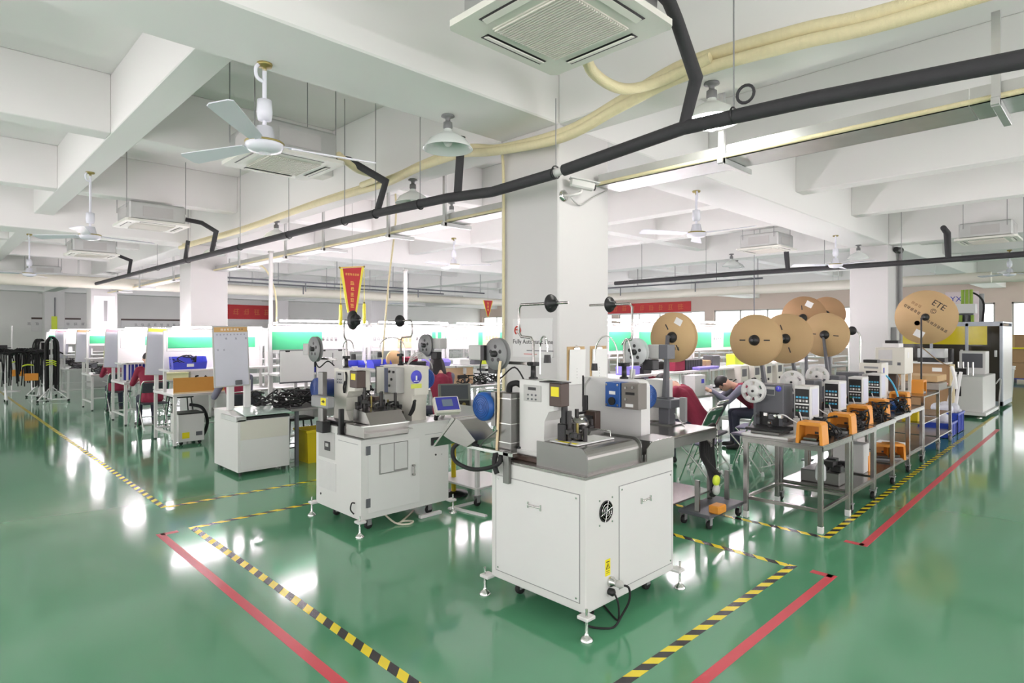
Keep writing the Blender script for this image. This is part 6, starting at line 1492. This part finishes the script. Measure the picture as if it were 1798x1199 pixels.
# ------------------------------------------------------------------ seated workers
def seg_d(p, a, b):
    ab = b - a; t = max(0, min(1, (p - a).dot(ab) / max(1e-9, ab.length_squared))); return (p - a - ab * t).length, t
def worker(label, loc, rz, lean=25, reach=.42, hand_z=.82, hair='short', top=VEST, sleeve=SLEEVE, headtilt=20, seat=.47, glasses=False, spread=.12):
    t = thing('person', label, 'person', loc, R(rz), 'seated workers')
    V = Vector; L = R(lean)
    hip = V((0, 0, seat + .09)); up = V((math.sin(L), 0, math.cos(L)))
    waist = hip + up * .18; chest = hip + up * .40; neck = hip + up * .53
    hd = R(lean + headtilt); hu = V((math.sin(hd), 0, math.cos(hd))); hf = V((math.cos(hd), 0, -math.sin(hd)))
    nk2 = neck + hu * .07; head = nk2 + hu * .10 + hf * .02
    S = []   # (a, b, ra, rb, material index) 0 top 1 sleeve 2 trousers 3 skin 4 shoe
    S += [(hip + V((-.02, 0, -.02)), waist, .135, .125, 0), (waist, chest, .125, .135, 0)]
    for s in (-1, 1): S += [(hip + V((0, s * .07, -.03)), waist + V((0, s * .06, 0)), .115, .10, 0), (waist + V((0, s * .06, 0)), chest + V((0, s * .09, 0)), .10, .10, 0), (chest + V((0, s * .08, 0)), hip + up * .50 + V((0, s * .15, 0)), .09, .055, 0)]
    S += [(neck - up * .03, nk2 + hu * .03, .052, .050, 3), (nk2 + hu * .03 + hf * .03, head + hf * .035 - hu * .03, .055, .068, 3), (head - hu * .01 - hf * .005, head + hu * .045 - hf * .01, .088, .085, 3)]
    nose = head + hf * .095 - hu * .015; S += [(head + hf * .085 + hu * .02, nose, .010, .015, 3)]
    for s in (-1, 1): S += [(head + V((0, s * .083, 0)) - hu * .02, head + V((0, s * .09, 0)) + hu * .015, .014, .018, 3)]
    fing = []
    for s in (-1, 1):
        sh = hip + up * .485 + V((0, s * .185, 0)); hand = V((reach, s * spread, hand_z))
        d = hand - sh; D = min(d.length, .54); hand = sh + d.normalized() * D
        mid = sh + (hand - sh) * .52; h_ = math.sqrt(max(.0, .28 ** 2 - (D * .52) ** 2)) + .02
        el = mid + V((-.15, s * .6, -1)).normalized() * h_
        S += [(sh, el, .058, .045, 1), (el, hand - (hand - el).normalized() * .05, .043, .032, 1)]
        dirp = ((hand - el).normalized() * .7 + V((.5, 0, -.3))).normalized()
        w = hand - (hand - el).normalized() * .05; palm = hand + dirp * .045
        S += [(w, palm, .024, .03, 3)]
        side = dirp.cross(V((0, 0, 1))).normalized()
        for k, (o, ln) in enumerate(((-.027, .058), (-.009, .07), (.009, .066), (.027, .05))):
            a = palm + side * o + dirp * .015; b = a + dirp * ln * .55 + V((0, 0, -.006)); c = b + (dirp * .6 + V((0, 0, -.8))).normalized() * ln * .5
            S += [(a, b, .0095, .009, 3), (b, c, .009, .0075, 3)]
        a = w + dirp * .02 - side * .025 * s; b = a + (dirp * .7 - side * s * .5).normalized() * .04; c = b + (dirp + V((0, 0, -.3))).normalized() * .028
        S += [(a, b, .012, .0105, 3), (b, c, .0105, .0085, 3)]
        kn = V((.42, s * .11, seat + .04)); an = V((.40, s * .12, .09))
        S += [(hip + V((0, s * .09, -.04)), kn, .088, .062, 2), (kn, an, .058, .042, 2), (an, V((.40, s * .12, .045)), .042, .042, 4), (V((.38, s * .12, .042)), V((.53, s * .14, .035)), .04, .034, 4)]
    mb = MB()
    for a, b, ra, rb, k in S:
        n = 8 if ra < .02 else 14
        mb.cyl(a, b, ra, rb, n); mb.ball(a, ra, n=n, m=max(6, n // 2)); mb.ball(b, rb, n=n, m=max(6, n // 2))
    o = mb.build('body', [top, sleeve, TROUS, SKIN, BLACK], t)
    md = o.modifiers.new('remesh', 'REMESH'); md.mode = 'VOXEL'; md.voxel_size = .0105
    sm = o.modifiers.new('smooth', 'SMOOTH'); sm.iterations = 3; sm.factor = .5
    dg = bpy.context.evaluated_depsgraph_get(); me = bpy.data.meshes.new_from_object(o.evaluated_get(dg))
    o.modifiers.clear(); o.data = me
    me.materials.clear()
    for m_ in (top, sleeve, TROUS, SKIN, BLACK): me.materials.append(m_)
    idx = []
    for p in me.polygons:
        c = p.center; best = 9; bi = 0
        for a, b, ra, rb, k in S:
            d, q = seg_d(c, a, b); d -= ra + (rb - ra) * q
            if d < best: best = d; bi = k
        idx.append(bi)
    me.polygons.foreach_set('material_index', idx); me.polygons.foreach_set('use_smooth', [True] * len(idx)); me.update()
    # hair, eyes, mouth, vest hems
    hm = MB()
    hm.M = Matrix.Translation(head + hu * .022 - hf * .018) @ Matrix.Rotation(hd, 4, 'Y')
    hm.ball((0, 0, .018), .100, .098, .098, 18, 12)
    hm.v = [v for v in hm.v]
    hf_ = []
    for f in hm.f:
        c = sum((Vector(hm.v[i]) for i in f), Vector()) / len(f) - head
        hf_.append(not (c.dot(hf) > .035 and c.dot(hu) < .065) and c.dot(hu) > -.075)
    hm.f = [f for f, k in zip(hm.f, hf_) if k]; hm.sm = [True] * len(hm.f); hm.mi = [0] * len(hm.f)
    hm.M = None
    if hair == 'long':
        rnd = random.Random(5)
        for k in range(26):
            a = R(95 + 170 * k / 25); st = head + hu * .03 + (hf * math.cos(a) + V((0, 1, 0)) * math.sin(a)) * .088
            hm.tube([st, st - V((.03, 0, .10)) + V((0, .02 * math.sin(a), 0)), st - V((.055, 0, .24)) + V((0, .035 * math.sin(a), 0)), st - V((.05, 0, .36)) + V((0, .02 * math.sin(a), 0))], [.026, .028, .026, .012] if False else .026, 6, 3)
    hm.build('hair', HAIR, t)
    for s in (-1, 1):
        m = MB(); m.ball(head + hf * .086 + V((0, s * .032, 0)) + hu * .018, .009, .011, .007, 8, 6); m.build('eye', INK, t)
    m = MB(); m.ball(head + hf * .092 - hu * .055, .006, .022, .006, 8, 6); m.build('mouth', mat('lips', (176, 104, 98), .5), t)
    if glasses:
        g = MB()
        for s in (-1, 1): g.tube([head + hf * .10 + V((0, s * .034 + .024 * math.cos(a), 0)) + hu * (.018 + .018 * math.sin(a)) for a in [2 * math.pi * j / 12 for j in range(12)]], .002, 5, 0, True); g.tube([head + hf * .098 + V((0, s * .058, 0)) + hu * .02, head + V((0, s * .092, 0)) + hu * .02], .002, 5)
        g.build('glasses', BLACK, t)
    return t
worker('seated man with glasses in burgundy vest and grey sleeves bent over the bench', (8.80, 3.74, 0), 128, lean=48, reach=.78, hand_z=.86, headtilt=28, glasses=True)
worker('worker in burgundy bent over behind the near machine, back to the camera', (6.98, 3.74, 0), 105, lean=34, reach=.66, hand_z=.84, headtilt=35, sleeve=VEST)
worker('seated woman with long black hair and burgundy vest behind the second machine', (5.62, 7.17, 0), 80, lean=16, reach=.5, hand_z=.84, hair='long', headtilt=15)
worker('seated worker in a white top leaning over the bench behind the left press', (5.1, 9.15, 0), 262, lean=30, reach=.6, hand_z=.88, top=WSHIRT, sleeve=WSHIRT, headtilt=30)
worker('worker in burgundy vest and grey sleeves half hidden behind the tall whiteboard', (3.36, 9.06, 0), 92, lean=18, reach=.5, hand_z=.84)
worker('worker in burgundy at the end bench of the third line', (2.98, 12.18, 0), 88, lean=14, reach=.5, hand_z=.84, sleeve=VEST)
worker('small worker in burgundy at the end bench of the fourth line', (3.05, 15.08, 0), 88, lean=14, reach=.5, hand_z=.84, sleeve=VEST)
worker('worker in burgundy and grey facing across the bench from the man with glasses', (8.75, 5.85, 0), 265, lean=34, reach=.62, hand_z=.88)

# cable tangles on and behind the steel tables
for k, x in enumerate((5.72, 6.5, 7.3, 8.1)):
    heap('cable_tangle', 'tangle of black cables between unit and pedal on the %s steel table' % ['first', 'second', 'third', 'fourth'][k], (x, 1.84, .74), .36, .20, .17, n=16, r=.007, seed=60 + k)
heap('cable_tangle', 'dark tangle of hoses at the far end of the steel tables', (9.0, 2.3, .74), .35, .22, .2, n=18, seed=70)
# thin conduits and drop pipes far under the ceiling
for i, (p0, p1, l) in enumerate([((4.6, 15.2, 3.02), (13.6, 15.2, 3.02), 'thin grey conduit crossing far behind the pennant'), ((6.0, 17.4, 3.1), (13.6, 17.4, 3.1), 'second thin grey conduit far behind the pennant'), ((15.0, 6.4, 3.05), (15.0, 12.5, 3.05), 'thin grey conduit far right of the thick column')]):
    t = thing('conduit', l, 'conduit', p0); d = Vector(p1) - Vector(p0)
    tb(t, 'pipe', DGREY, [(0, 0, 0), d], .022, n=8)
    for f in (.02, .2, .4, .6, .8, .98): cy(t, 'drop_rod', MGREY, d * f, d * f + Vector((0, 0, 4.295 - p0[2])), .01, n=6)
    for f in (.3, .7): cy(t, 'drop_pipe', DGREY, d * f, d * f - Vector((0, 0, .25)), .016, n=6)
